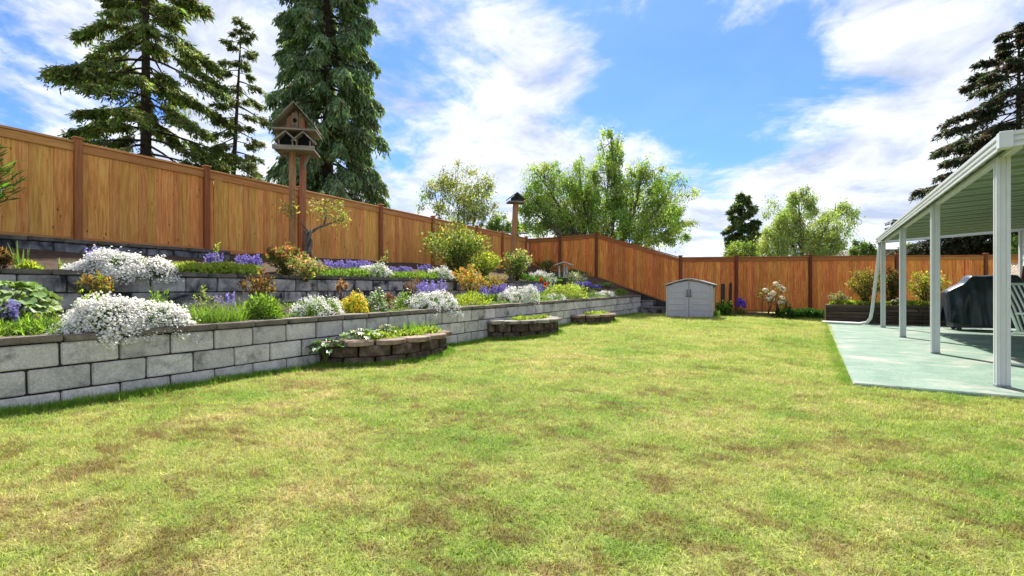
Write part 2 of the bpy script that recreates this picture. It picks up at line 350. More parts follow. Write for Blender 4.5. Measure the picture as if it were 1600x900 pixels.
m, nt, b = new_mat('lawn'); c, br, md = lawn_colour(nt, False)
nt.links.new(c, b.inputs['Base Color']); b.inputs['Roughness'].default_value = .95; b.inputs['Specular IOR Level'].default_value = .1
bump(nt, noise_node(nt, coords(nt, (1, 1, 1), False, True), 60, 4, .7), b, .9, .03); M['lawn'] = m
def blade_mat(name, fixed=None):
    m, nt, b = new_mat(name); N, L = nt.nodes, nt.links
    a = N.new('ShaderNodeAttribute'); a.attribute_name = 'Col'
    if fixed is None: c = lawn_colour(nt, True)[0]
    else:
        n = noise_node(nt, coords(nt, (1, 1, 0), False, True), 3, 4); c = ramp(nt, n, fixed)
    c = mix(nt, 1.0, c, a.outputs['Color'], 'MULTIPLY')
    L.new(c, b.inputs['Base Color']); b.inputs['Roughness'].default_value = .6; b.inputs['Specular IOR Level'].default_value = .2
    t = N.new('ShaderNodeBsdfTranslucent'); L.new(mix(nt, 1.0, c, (1.1, 1.15, .7), 'MULTIPLY'), t.inputs[0])
    mx = N.new('ShaderNodeMixShader'); mx.inputs[0].default_value = .45
    L.new(b.outputs[0], mx.inputs[1]); L.new(t.outputs[0], mx.inputs[2]); L.new(mx.outputs[0], N['Material Output'].inputs[0])
    return m
M['blade'] = blade_mat('lawn_blade')
M['longblade'] = blade_mat('long_blade', [(.3, (.10, .25, .022)), (.7, (.26, .42, .05))])

# ------------------------------------------------------------------ the setting: ground, lawn, patio, beds
def grid_mesh(name, xs, ys, zf, mat):
    X, Y = np.meshgrid(xs, ys); Z = zf(X, Y); V = np.stack([X.ravel(), Y.ravel(), np.asarray(Z).ravel()], 1)
    nx, ny = len(xs), len(ys); i = np.arange(nx * ny).reshape(ny, nx)
    F = np.stack([i[:-1, :-1].ravel(), i[:-1, 1:].ravel(), i[1:, 1:].ravel(), i[1:, :-1].ravel()], 1)
    return np_mesh(name, V, F, mat, smoothf=True)
M['far'] = mottled('far_ground', [(.3, (.05, .075, .025)), (.7, (.12, .14, .05))], .2, .95, .2, .02, world_=True)
tag(link('ground', grid_mesh('ground', np.linspace(-600, 600, 13), np.linspace(-600, 600, 13), lambda X, Y: X * 0 - .35, M['far'])), kind='structure')
tag(link('lawn', grid_mesh('lawn', np.arange(-5.32, 12.01, .12), np.arange(-5, 24.01, .12), lawn_z, M['lawn'])), kind='structure')
tag(link('lower_bed_soil', grid_mesh('soil', np.linspace(-7.12, -5.36, 24), np.linspace(-1.5, 17.75, 180), lower_soil, M['soil'])), kind='structure')
tag(link('upper_bed_soil', grid_mesh('soil', np.linspace(-10.2, -7.14, 30), np.linspace(-1.5, 17.7, 180), upper_soil, M['soil'])), kind='structure')
mb = MB(); mb.box((0.35 + 2.2, 5.985 + 2.86, -.09), (4.4, 5.72, .2)); mb.box((2.55, 11.735 + 2.83, -.09), (4.4, 5.68, .2))
po = mb.obj('patio', M['patio'], bevel=.012); tag(po, kind='structure'); po.location.z = -.005

tag(link('neighbour_ground', grid_mesh('neighbour_ground', np.linspace(-70, -10.0, 24), np.linspace(-30, 60, 24), lambda X, Y: 1.62 - .003 * (Y - 5) + X * 0, M['far'])), kind='structure')
# back bed strip along the far fence
D0 = np.array((-4.03, 17.87)); FD = np.array((CA, SA)); FN = np.array((SA, -CA))
def back_pt(t, n): return D0 + FD * t + FN * n
V = []; F = []
nt_ = 40
for i in range(nt_ + 1):
    t = .9 + i / nt_ * 5.2
    w = 1.25 + .1 * math.sin(i * .7)
    for j, n in enumerate((-.3, w * .4, w * .8, w)):
        p = back_pt(t, n); V.append((p[0], p[1], float(lawn_z(p[0], p[1])) + (.09, .075, .05, -.01)[j] + .01 * math.sin(i * 1.9 + j)))
for i in range(nt_):
    for j in range(3): a = i * 4 + j; F.append((a, a + 1, a + 5, a + 4))
tag(link('back_bed_soil', np_mesh('soil', V, F, M['soil'], smoothf=True)), kind='structure')

# ------------------------------------------------------------------ retaining walls
def block_mesh(name, d, mat, jit, seed, bev=.008):
    rr = random.Random(seed); mb = MB(); x, y, z = (q / 2 for q in d)
    mb.box((0, 0, 0), d); mb.v = [(v[0] + rr.uniform(-jit, jit), v[1] + rr.uniform(-jit, jit), v[2] + rr.uniform(-jit, jit) * .7) for v in mb.v]
    return mb.mesh(name, mat, bev, seg=2)
BL = .406; CH = .203
def retaining_wall(X, y0, y1, ztop, courses, slope, phase, mats, label, cap_l=.406, yref=1.0, proud=.018):
    t = empty('retaining_wall', (X, yref, ztop), 0, label, 'wall', 'block retaining walls of the terraced beds')
    t.rotation_euler = (math.atan(slope), 0, 0)
    bm_ = [block_mesh('block', (.19, BL - .015, CH - .014), M[mats[0]], .0035, 10 + k) for k in range(4)]
    cm_ = [block_mesh('cap_stone', (.27, cap_l - .007, .058), M[mats[1]], .004, 30 + k, .009) for k in range(4)]
    MB().box((-.11, (y0 + y1) / 2 - yref, -.06 - courses * CH / 2 - .05), (.16, y1 - y0 - .02, courses * CH + .1)).obj('mortar_core', M['mortar'], t)
    for k in range(courses):
        y = y0 + ((phase + (BL / 2 if k % 2 else 0) - y0) % BL) - BL
        while y < y1 - .02:
            a = max(y, y0); c = min(y + BL, y1)
            if c - a > .06:
                o = link('block', random.choice(bm_), t, (-.095 + random.uniform(-.004, .004), (a + c) / 2 - yref, -.06 - (k + .5) * CH), (random.gauss(0, .003), random.gauss(0, .005), random.gauss(0, .006)))
                if c - a < BL - .01: o.scale = (1, (c - a) / BL, 1)
            y += BL
    y = y0
    while y < y1 - .05:
        c = min(y + cap_l, y1)
        o = link('cap_stone', random.choice(cm_), t, (-.135 + proud + random.uniform(-.006, .006), (y + c) / 2 - yref, -.029 + random.uniform(-.003, .003)), (random.gauss(0, .005), random.gauss(0, .008), random.gauss(0, .008)))
        if c - y < cap_l - .01: o.scale = (1, (c - y) / cap_l, 1)
        y += cap_l
    return t
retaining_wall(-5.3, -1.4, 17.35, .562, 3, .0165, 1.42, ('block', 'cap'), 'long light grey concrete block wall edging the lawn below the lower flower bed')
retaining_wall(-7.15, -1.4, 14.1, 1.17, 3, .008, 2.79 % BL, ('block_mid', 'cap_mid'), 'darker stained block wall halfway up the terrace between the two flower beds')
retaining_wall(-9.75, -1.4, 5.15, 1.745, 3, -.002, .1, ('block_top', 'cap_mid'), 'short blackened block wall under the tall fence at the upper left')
# steps of dark blocks at the far end of the lower wall
st = empty('block_steps', (-4.9, 17.45, .2), 0, 'two dark block steps between the lower wall and the grey shed', 'steps')
for (x0, x1, zt, ya, yb) in ((-5.28, -4.86, .62, 17.12, 17.72), (-5.2, -4.5, .39, 17.0, 17.7)):
    if zt > .5: MB().box(((x0 + x1) / 2 + 4.9, (ya + yb) / 2 - 17.45 + .1, zt - .2 - .12), (x1 - x0, yb - ya - .2, .20)).obj('riser', M['block_top'], st, .01)
    else: MB().box(((x0 + x1) / 2 + 4.9, (ya + yb) / 2 - 17.45, zt - .2 - .17), (x1 - x0, yb - ya, .28)).obj('riser', M['block_top'], st, .01)
    MB().box(((x0 + x1) / 2 + 4.9, (ya + yb) / 2 - 17.45 + (.1 if zt > .5 else 0), zt - .2), (x1 - x0 + .03, yb - ya - (.18 if zt > .5 else 0), .045)).obj('tread', M['cap'], st, .008)

# ------------------------------------------------------------------ fences
def fence(pts, label, mats, side, start_post=True, end_post=True, post_up=.05):
    """pts: (x, y, z bottom, z top) at each post; side: which way the good face looks (+1 left of the run)"""
    bmat, tmat, pmat = (M[q] for q in mats)
    t = empty('wooden_fence', (pts[0][0], pts[0][1], pts[0][2]), 0, label, 'fence', 'cedar board fences round the yard')
    O = Vector(pts[0][:3])
    for i in range(len(pts) - 1):
        a, c = pts[i], pts[i + 1]; d = Vector((c[0] - a[0], c[1] - a[1], 0)); Ln = d.length; rz = math.atan2(d.y, d.x)
        n = max(1, round(Ln / .142)); w = Ln / n; sb = (c[2] - a[2]) / Ln; stp = (c[3] - a[3]) / Ln
        base = Vector((a[0], a[1], 0)) - Vector((O.x, O.y, O.z))
        def sheared(x0, x1, y0, y1, zb0, zb1, zt0, zt1):
            mb = MB(); mb.add([(x0, y0, zb0), (x1, y0, zb1), (x1, y1, zb1), (x0, y1, zb0), (x0, y0, zt0), (x1, y0, zt1), (x1, y1, zt1), (x0, y1, zt0)],
                   [(0, 1, 2, 3), (4, 7, 6, 5), (0, 4, 5, 1), (1, 5, 6, 2), (2, 6, 7, 3), (3, 7, 4, 0)]); return mb
        hgt = (a[3] - a[2] + c[3] - c[2]) / 2 - .03
        meshes = []
        for q in range(3):
            g = (.0, .0006, .0012)[q]
            meshes.append(sheared(-w / 2 + g, w / 2 - g, -.009, .009, -w / 2 * sb, w / 2 * sb, hgt - w / 2 * stp, hgt + w / 2 * stp).mesh('board', bmat, .002))
        for k in range(n):
            f = (k + .5) / n; p = base + d * f; zb = a[2] + (c[2] - a[2]) * f
            ht = (a[3] + (c[3] - a[3]) * f - .03 - zb) / hgt
            o = link('board', random.choice(meshes), t, (p.x, p.y, zb), (random.gauss(0, .004), 0, rz + random.gauss(0, .012)))
            o.location.z = zb - O.z; o.scale.z = ht
            off = Vector((-d.y, d.x, 0)).normalized() * side * random.uniform(-.004, .004); o.location += off
        loc = (base.x, base.y, -O.z)
        y1, y2 = sorted((side * .012, side * .034))
        sheared(.0, Ln, y1, y2, a[3] - .155, c[3] - .155, a[3] - .028, c[3] - .028).obj('top_rail', tmat, t, .004, loc=loc, rot=(0, 0, rz))
        sheared(.0, Ln, y1, y2, a[2] - .005, c[2] - .005, a[2] + .085, c[2] + .085).obj('bottom_rail', tmat, t, .004, loc=loc, rot=(0, 0, rz))
        sheared(-.02, Ln + .02, -.055, .055, a[3] - .026, c[3] - .026, a[3] + .012, c[3] + .012).obj('cap_rail', tmat, t, .005, loc=loc, rot=(0, 0, rz))
    for i, p in enumerate(pts):
        if (i == 0 and not start_post) or (i == len(pts) - 1 and not end_post): continue
        a, c = pts[max(0, i - 1)], pts[min(len(pts) - 1, i + 1)]; d = Vector((c[0] - a[0], c[1] - a[1], 0)).normalized()
        off = Vector((-d.y, d.x, 0)) * side * .035; h = p[3] - p[2] + .15 + post_up
        o = MB().box((0, 0, h / 2), (.10, .10, h)).obj('post', pmat, t, .006, loc=(p[0] - O.x + off.x, p[1] - O.y + off.y, p[2] - .15 - O.z), rot=(0, 0, math.atan2(d.y, d.x)))
        MB().box((0, 0, h + .012), (.135, .135, .024)).obj('post_cap', tmat, o, .006)
LF = [(-10.05, y, 1.735 - .004 * y if y < 6 else 1.70 - .008 * y, 3.37 - .0125 * y) for y in (-1.1, .93, 2.90, 4.84, 6.87, 9.30, 11.44, 13.73, 15.4, 17.2)]
fence(LF, 'tall golden cedar fence running along the top of the terrace on the left', ('fence', 'fence_trim', 'post'), -1)
fence([(-9.98, 17.28, 1.55, 3.12), (-8.59, 17.45, 1.52, 3.13), (-7.14, 17.7, 1.47, 3.2), (-4.03, 17.87, .36, 2.17)],
      'reddish fence section at the far corner sloping down behind the steps', ('fence2', 'fence2_trim', 'post2'), -1, False, False)
BT = [back_pt(t, 0) for t in (0, 1.99, 4.63, 7.72, 10.9, 13.0)]
fence([(p[0], p[1], .24 - .01 * i, 2.17 + .02 * i) for i, p in enumerate(BT)], 'level reddish-brown fence across the far end behind the shed and roses', ('fence2', 'fence2_trim', 'post2'), -1)
eb = MB(); eb.bar((0, 0, -.12), (3.05, .17, -1.2), .04, .34); eb.obj('edging_board', M['darkboard'], loc=(-7.1, 17.62, 1.43))
tag(bpy.context.scene.objects['edging_board'], 'black sloping edging board under the descending corner fence', 'edging board')

# ------------------------------------------------------------------ patio cover
pc = empty('patio_cover', (1.5, 6.0, 0), 0, 'white metal patio cover with pale green ribbed underside over the slab', 'patio cover')
PX = 1.56
def fluted_post(y, ht):
    mb = MB(); a = .05; g = .012
    prof = [(-a, -a), (-a * .45, -a), (-a * .35, -a + g), (a * .35, -a + g), (a * .45, -a), (a, -a), (a, -a * .45), (a - g, -a * .35), (a - g, a * .35), (a, a * .45), (a, a),
            (a * .45, a), (a * .35, a - g), (-a * .35, a - g), (-a * .45, a), (-a, a), (-a, a * .45), (-a + g, a * .35), (-a + g, -a * .35), (-a, -a * .45)]
    n = len(prof); mb.add([(x, y_, 0) for x, y_ in prof] + [(x, y_, ht) for x, y_ in prof], [tuple(range(n - 1, -1, -1)), tuple(range(n, 2 * n))] + [(i, (i + 1) % n, (i + 1) % n + n, i + n) for i in range(n)])
    o = mb.obj('post', M['white'], pc, loc=(PX - 1.5, y - 6.0, 0))
    MB().box((0, 0, .02), (.108, .108, .02)).obj('post_foot', M['galv'], o, .004)
for y in (6.5, 9.52, 12.6, 15.85): fluted_post(y, 2.225)
RY0, RY1, RX0, RX1, RZ, RS = 6.04, 16.15, 1.46, 4.62, 2.245, .055
# beam over the posts
MB().box((PX - 1.5 + .02, (RY0 + RY1) / 2 - 6, 2.245), (.07, RY1 - RY0 - .2, .04)).obj('beam', M['white'], pc, .004)
# ribbed roof panels, ribs run toward the house
pw = .62; y = RY0 + .03; k = 0
prof = [(0, 0), (.04, 0), (.06, .10), (.22, .10), (.24, 0), (.40, 0), (.425, .025), (.47, .025), (.495, 0), (.62, 0)]
pv = MB(); n = len(prof)
vs = []
for xx in (0, RX1 - RX0 - .02):
    for (py, pz) in prof: vs.append((xx, py, pz + xx * RS))
for xx in (0, RX1 - RX0 - .02):
    for (py, pz) in prof: vs.append((xx, py, pz + xx * RS + .012))
fs = []
for i in range(n - 1):
    fs.append((i, n + i, n + i + 1, i + 1)); fs.append((2 * n + i, 2 * n + i + 1, 3 * n + i + 1, 3 * n + i))
    fs.append((i, i + 1, 2 * n + i + 1, 2 * n + i)); fs.append((n + i, 3 * n + i, 3 * n + i + 1, n + i + 1))
pv.add(vs, fs); pm = pv.mesh('roof_panel', M['roof_green'])
while y + pw < RY1:
    link('roof_panel', pm, pc, (RX0 + .02 - 1.5, y - 6.0, RZ + .03)); y += pw + .001
# ridged gutter fascia along the front edge and the two ends
def ridged(L_):
    p = [(0, 0), (-.02, 0), (-.02, .025), (-.006, .032), (-.006, .045), (-.024, .052), (-.024, .075), (-.010, .082), (-.010, .095), (-.03, .103), (-.03, .135), (.0, .135)]
    return p
mb = MB(); mb.prism(ridged(0), RY0 + .05, RY1); mb.obj('gutter', M['white'], pc, loc=(RX0 - 1.5, -6.0, 2.222))
for yy, sg in ((RY0, 1), (RY1, -1)):
    Mx = Matrix(((0, 1, 0), (sg, 0, 0), (0, 0, 1)))
    mb = MB(); mb.prism(ridged(0), 0.06, RX1 - RX0); mb.v = [((q := Mx @ Vector(v)).x, q.y, q.z + (v[1]) * RS * 1.0) for v in mb.v]
    mb.obj('end_fascia', M['white'], pc, loc=(RX0 - 1.5, yy - 6.0, 2.222))
MB().box((RX0 - 1.5 + .01, RY0 - 6.0 + .0, 2.29), (.095, .095, .15)).obj('corner_cap', M['white'], pc, .006)
# downspout
dsp = MB(); dsp.tube([(1.50, 15.98, 2.24), (1.49, 16.0, 1.95), (1.36, 16.22, .42), (1.33, 16.26, .22), (1.26, 16.34, .10), (1.10, 16.42, .055), (.25, 16.95, .05)], .04, 10)
tag(dsp.obj('downspout', M['white_pipe'], smoothf=True), 'white downspout pipe bending out along the slab toward the lawn', 'downspout')

# house wall on the right, mostly out of the picture
hs = empty('house', (4.72, 5, 0), 0, 'pale green house wall with lap siding at the right edge', 'house')
MB().box((1.6, 6.7, 1.35), (3.0, 13.4, 2.9)).obj('wall', M['siding'], hs)
sdm = MB().box((0, 0, 0), (.02, 13.4, .19), Matrix.Rotation(R(4), 3, 'Y')).mesh('siding_board', M['siding'])
sdm2 = MB().box((0, 0, 0), (3.0, .02, .19), Matrix.Rotation(R(-4), 3, 'X')).mesh('siding_board', M['siding'])
for k in range(15):
    link('siding_board', sdm, hs, (.085, 6.7, .1 + k * .18)); link('siding_board', sdm2, hs, (1.6, 13.415, .1 + k * .18))
MB().box((.1, 13.41, 1.35), (.13, .13, 2.9)).obj('corner_trim', M['white'], hs, .004)
MB().prism([(-.55, 2.72), (4.0, 3.9), (4.0, 4.05), (-.55, 2.87)], -.4, 13.9).obj('roof', M['rooftile'], hs)

# ------------------------------------------------------------------ grass
def blades(P, H, W, lean, az, seg=2, bend=.5):
    """strips that rise from P and bow over; returns vertices and quads"""
    n = len(P); k = seg + 1; V = np.zeros((n, k, 2, 3)); dirh = np.stack([np.cos(az), np.sin(az), 0 * az], 1); sd = np.stack([-np.sin(az), np.cos(az), 0 * az], 1)
    for j in range(k):
        t = j / seg; c = P + dirh * (H * lean * t ** (1 + bend))[:, None]; c[:, 2] += H * t * (1 - .35 * lean * t)
        w = (W * (1 - t) ** .7 if j < seg else W * .12)[:, None] / 2
        V[:, j, 0] = c - sd * w; V[:, j, 1] = c + sd * w
    base = np.arange(n)[:, None] * (2 * k) + (np.arange(seg) * 2)[None]
    F = np.stack([base, base + 1, base + 3, base + 2], -1).reshape(-1, 4)
    return V.reshape(-1, 3), F
def blade_cols(n, per, lo, hi, rng=RNG):
    return np.repeat(rng.uniform(lo, hi, n)[:, None] * np.ones(3), per, 0) * np.repeat(1 + rng.normal(0, .06, (n, 3)), per, 0)
def tuft(name, n, rad, hmin, hmax, w, mat, seed, lean=.6):
    rg = np.random.default_rng(seed); r = rad * np.sqrt(rg.uniform(0, 1, n)); th = rg.uniform(0, 6.28, n)
    P = np.stack([r * np.cos(th), r * np.sin(th), 0 * r - .004], 1)
    V, F = blades(P, rg.uniform(hmin, hmax, n), rg.uniform(.7, 1.3, n) * w, rg.uniform(.1, lean * 2, n), rg.uniform(0, 6.28, n))
    bc = blade_cols(n, 6, .6, 1.3, rg); dry = np.repeat(rg.uniform(0, 1, n) < .28, 6)[:, None]; bc = np.where(dry, bc * np.array((1.28, 1.1, 1.5)), bc)
    me = np_mesh(name, V, F, mat, bc); return bpy.data.objects.new(name, me)
def scatter(name, pts, scl, tufts, label, cat):
    me = bpy.data.meshes.new(name); me.from_pydata(pts.tolist(), [], [])
    a = me.attributes.new('sc', 'FLOAT', 'POINT'); a.data.foreach_set('value', scl.astype(np.float32))
    o = link(name, me); tag(o, label, cat, kind='stuff')
    coll = bpy.data.collections.new(name + '_tufts')
    for q in tufts: coll.objects.link(q)
    ng = bpy.data.node_groups.new(name, 'GeometryNodeTree')
    ng.interface.new_socket('Geometry', in_out='INPUT', socket_type='NodeSocketGeometry'); ng.interface.new_socket('Geometry', in_out='OUTPUT', socket_type='NodeSocketGeometry')
    N, L = ng.nodes, ng.links; gi = N.new('NodeGroupInput'); go = N.new('NodeGroupOutput'); ip = N.new('GeometryNodeInstanceOnPoints')
    ci = N.new('GeometryNodeCollectionInfo'); ci.inputs[0].default_value = coll; ci.inputs['Separate Children'].default_value = True; ci.inputs['Reset Children'].default_value = True
    rv = N.new('FunctionNodeRandomValue'); rv.data_type = 'FLOAT_VECTOR'; rv.inputs[0].default_value = (-.12, -.12, 0); rv.inputs[1].default_value = (.12, .12, 6.283)
    na = N.new('GeometryNodeInputNamedAttribute'); na.data_type = 'FLOAT'; na.inputs[0].default_value = 'sc'
    L.new(gi.outputs[0], ip.inputs['Points']); L.new(ci.outputs[0], ip.inputs['Instance']); ip.inputs['Pick Instance'].default_value = True
    L.new(rv.outputs[0], ip.inputs['Rotation']); L.new(na.outputs[0], ip.inputs['Scale']); L.new(ip.outputs[0], go.inputs[0])
    md = o.modifiers.new('scatter', 'NODES'); md.node_group = ng; return o
PLANTERS = [(4.98, 1.08, .72, .34), (8.7, 1.08, .78, .36), (12.35, .98, .72, .27)]     # centre Y on the wall, half width, depth, height
def lawn_mask(X, Y):
    ok = X > -5.29
    ok &= ~((X > .36) & (Y > 5.97))
    dd = (X - D0[0]) * FN[0] + (Y - D0[1]) * FN[1]
    ok &= ((dd > .1) & ((X < -3) | (dd > 1.28))) ; ok &= ~((X < -4.0) & (Y > 17.6))
    for (cy, hw, dp, h) in PLANTERS: ok &= ((Y - cy) / hw) ** 2 + ((X + 5.3) / dp) ** 2 > .93
    ok &= ~((X > -3.9) & (X < -2.6) & (Y > 15.25) & (Y < 16.3))
    return ok
PTS = []; SCL = []
for (d0, d1, dens, sc) in ((.9, 3.2, 1500, .85), (3.2, 5.5, 900, 1.0), (5.5, 9, 480, 1.2), (9, 13, 260, 1.5), (13, 20, 150, 1.8)):
    w = d1 * 1.3 + 1; n = int(dens * (d1 - d0) * 2 * w); dep = RNG.uniform(d0, d1, n); r = RNG.uniform(-w, w, n)
    X = -SA * dep + CA * r; Y = CA * dep + SA * r
    k = (np.abs(r) < dep * 1.22 + .9) & lawn_mask(X, Y) & (X < 6); X, Y = X[k], Y[k]
    PTS.append(np.stack([X, Y, lawn_z(X, Y)], 1)); SCL.append(RNG.uniform(.65, 1.25, len(X)) * sc)
PTS = np.concatenate(PTS); SCL = np.concatenate(SCL)
tf = [tuft('grass_tuft', 20, .06, .014, .042, .0042, M['blade'], 100 + k, .9) for k in range(5)]
scatter('lawn_grass', PTS, SCL, tf, 'short patchy mown grass of the lawn', 'grass')
# longer grass left by the mower along the wall, the planters and the slab
P2 = []
def strip(fn, n, spread):
    t = RNG.uniform(0, 1, n); p = np.array([fn(q) for q in t]); p += RNG.normal(0, 1, p.shape) * spread; P2.append(p)
strip(lambda t: (-5.24 + abs(random.gauss(0, .07)), .3 + 16.7 * t), 4200, .02)
for (cy, hw, dp, h) in PLANTERS: strip(lambda t: (-5.3 + (dp + .05 + abs(random.gauss(0, .05))) * math.sin(t * math.pi), cy - (hw + .05) * math.cos(t * math.pi)), 650, .02)
strip(lambda t: tuple(back_pt(.9 + 5.0 * t, 1.27 + abs(random.gauss(0, .04)))), 500, .02)
strip(lambda t: (-3.9 + 1.45 * t, 15.22 - abs(random.gauss(0, .04))), 160, .02)
strip(lambda t: (3.05 + random.gauss(0, .25), 4.2 + random.gauss(0, .3)), 220, .05)
P2 = np.concatenate(P2); k = P2[:, 0] > -5.29; P2 = P2[k]
k = np.ones(len(P2), bool)
for (cy, hw, dp, h) in PLANTERS: k &= ((P2[:, 1] - cy) / hw) ** 2 + ((P2[:, 0] + 5.3) / dp) ** 2 > .9
P2 = P2[k]; P2 = np.column_stack([P2, lawn_z(P2[:, 0], P2[:, 1])])
tl = [tuft('long_grass_tuft', 20, .05, .03, .085, .005, M['longblade'], 200 + k, .6) for k in range(4)]
t_ = RNG.uniform(0, 1, 2600); EX = .33 - np.abs(RNG.normal(0, .06, 2600)); EY = 5.95 + 11.2 * t_
P3 = np.column_stack([EX, EY, lawn_z(EX, EY)]); SC2 = np.concatenate([RNG.uniform(.6, 1.25, len(P2)), RNG.uniform(.3, .6, len(P3))]); P2 = np.concatenate([P2, P3])
CC = RNG.uniform(0, 1, (90, 2)); cd = 1.3 + 9 * CC[:, 0] ** 1.6; cr = (CC[:, 1] * 2 - 1) * cd * 1.1
wx = np.repeat(-SA * cd + CA * cr, 9) + RNG.normal(0, .09, 810); wy = np.repeat(CA * cd + SA * cr, 9) + RNG.normal(0, .09, 810); kk = lawn_mask(wx, wy) & (wx < 6); wx, wy = wx[kk], wy[kk]
P2 = np.concatenate([P2, np.column_stack([wx, wy, lawn_z(wx, wy)])]); SC2 = np.concatenate([SC2, RNG.uniform(.3, .62, len(wx))])     # coarser clumps in the lawn
scatter('long_grass', P2, SC2, tl, 'longer bright green grass along the wall, planters and slab edge', 'grass')

# ------------------------------------------------------------------ foliage kit
def unit(v): return v / np.maximum(np.linalg.norm(v, axis=1, keepdims=True), 1e-6)
def leaves(P, D, L, W, rng, cup=.15):
    """pointed leaves: base, two shoulders, tip"""
    n = len(P); D = unit(D); S = unit(np.cross(D, unit(rng.normal(0, 1, (n, 3))))); U = np.cross(S, D)
    L = np.broadcast_to(L, n)[:, None]; W = np.broadcast_to(W, n)[:, None]
    V = np.stack([P, P + D * L * .5 - S * W / 2 + U * L * cup, P + D * L, P + D * L * .5 + S * W / 2 + U * L * cup], 1)
    return V.reshape(-1, 3), np.arange(n * 4).reshape(n, 4)
def discs(P, Nn, r, rng, dome=.35, k=6):
    """little domed flower heads"""
    n = len(P); Nn = unit(Nn); S = unit(np.cross(Nn, unit(rng.normal(0, 1, (n, 3))))); T = np.cross(Nn, S); r = np.broadcast_to(r, n)[:, None]
    V = np.zeros((n, k + 1, 3)); V[:, 0] = P + Nn * r * dome
    for j in range(k):
        a = 2 * math.pi * j / k; rr = r * (1 + .22 * (-1) ** j); V[:, j + 1] = P + (S * math.cos(a) + T * math.sin(a)) * rr
    b_ = np.arange(n)[:, None] * (k + 1); j = np.arange(k)[None]
    F = np.stack([b_ + 0 * j, b_ + 1 + j, b_ + 1 + (j + 1) % k], -1).reshape(-1, 3); return V.reshape(-1, 3), F
def tint(n, per, base, var, rng, base2=None):
    base = np.array(base); c = np.ones((n, 1)) * base
    if base2 is not None: f = rng.uniform(0, 1, (n, 1)); c = base * (1 - f) + np.array(base2) * f
    c = c * np.exp(rng.normal(0, var, (n, 1))) * (1 + rng.normal(0, var * .3, (n, 3)))
    return np.repeat(np.clip(c, 0.003, .95), per, 0)
def dome_points(n, rx, ry, rz, rng, shell=.6, low=-.1):
    v = unit(rng.normal(0, 1, (n, 3))); v[:, 2] = np.where(v[:, 2] < low, -v[:, 2] * .9, v[:, 2])
    q = shell + (1 - shell) * rng.uniform(0, 1, n) ** .5
    lump = 1 + .13 * np.sin(v[:, 0] * 5 + rx * 40) + .13 * np.sin(v[:, 1] * 6 + ry * 31) + .1 * np.sin(v[:, 2] * 7 + v[:, 0] * 4)
    return v * q[:, None] * lump[:, None] * np.array((rx, ry, rz)), v
seedc = [500]
def rng_(): seedc[0] += 1; return np.random.default_rng(seedc[0])
GREEN = (.105, .21, .04); LIME = (.27, .39, .07); DEEP = (.05, .115, .026); GREY = (.22, .27, .19); YEL = (.42, .45, .07)
WHITE = (.88, .86, .80); PURPLE = (.36, .30, .68); GOLD = (.84, .60, .03); RED = (.75, .02, .01); BLUE = (.17, .14, .55); ORANGE = (.68, .33, .07); PINK = (.60, .33, .25); CREAM = (.84, .74, .55)

def part(name, VFs, mat, parent, cols):
    """one mesh from several (V, F) pieces of equal face size"""
    off = 0; Vs = []; Fs = []
    for V, F in VFs: Vs.append(V); Fs.append(F + off); off += len(V)
    return link(name, np_mesh(name, np.concatenate(Vs), np.concatenate(Fs), M[mat], np.concatenate(cols)), parent)
def root(name, loc, label, cat='plant', group=None): return empty(name, loc, 0, label, cat, group)

def mound(loc, rx, ry, rz, label, leaf=GREEN, leaf2=LIME, flower=None, cover=.8, ll=.05, lw=.018, n=900, fn=500, fr=.018, name='mound_plant', fvar=.06, flow=-.1, cat='plant', droop=0.0, group=None):
    rg = rng_(); t = root(name, loc, label, cat, group)
    P, v = dome_points(n, rx, ry, rz, rg, .35); D = v + rg.normal(0, .55, v.shape); D[:, 2] += .35
    if droop: P[:, 2] -= droop * np.maximum(0, P[:, 0] / rx) ** 2
    V, F = leaves(P * .94, D, rg.uniform(.6, 1.3, n) * ll, rg.uniform(.7, 1.3, n) * lw, rg)
    part('foliage', [(V, F)], 'leaf', t, [tint(n, 4, leaf, .22, rg, leaf2)])
    if flower is not None:
        P, v = dome_points(fn, rx, ry, rz, rg, .9, flow)
        if droop: P[:, 2] -= droop * np.maximum(0, P[:, 0] / rx) ** 2
        keep = rg.uniform(0, 1, fn) < cover * np.clip(.55 + .55 * np.sin(P[:, 0] / rx * 5 + P[:, 1] / ry * 8 + rx * 30) * np.sin(P[:, 1] / ry * 3.3 + P[:, 2] / rz * 4) + .35 * v[:, 2], .08, 1)
        P, v = P[keep], v[keep]; P += v * (ll * rg.uniform(.05, .7, (len(P), 1))); N_ = v * .8 + rg.normal(0, .3, v.shape); N_[:, 2] += .5
        if name == 'candytuft':      # heads of several small florets
            k7 = 8; sz = np.repeat(rg.uniform(.6, 1.35, len(P)), k7); P = np.repeat(P, k7, 0); N_ = np.repeat(N_, k7, 0); P = P + rg.normal(0, 1, P.shape) * (fr * .85 * sz)[:, None]; N_ = N_ + rg.normal(0, .5, N_.shape); fr_ = fr * .46 * sz
        else: fr_ = rg.uniform(.6, 1.4, len(P)) * fr
        V, F = discs(P, N_, fr_, rg, .6); part('blossoms', [(V, F)], 'petal', t, [tint(len(P), 7, flower, fvar * 2, rg)])
    return t
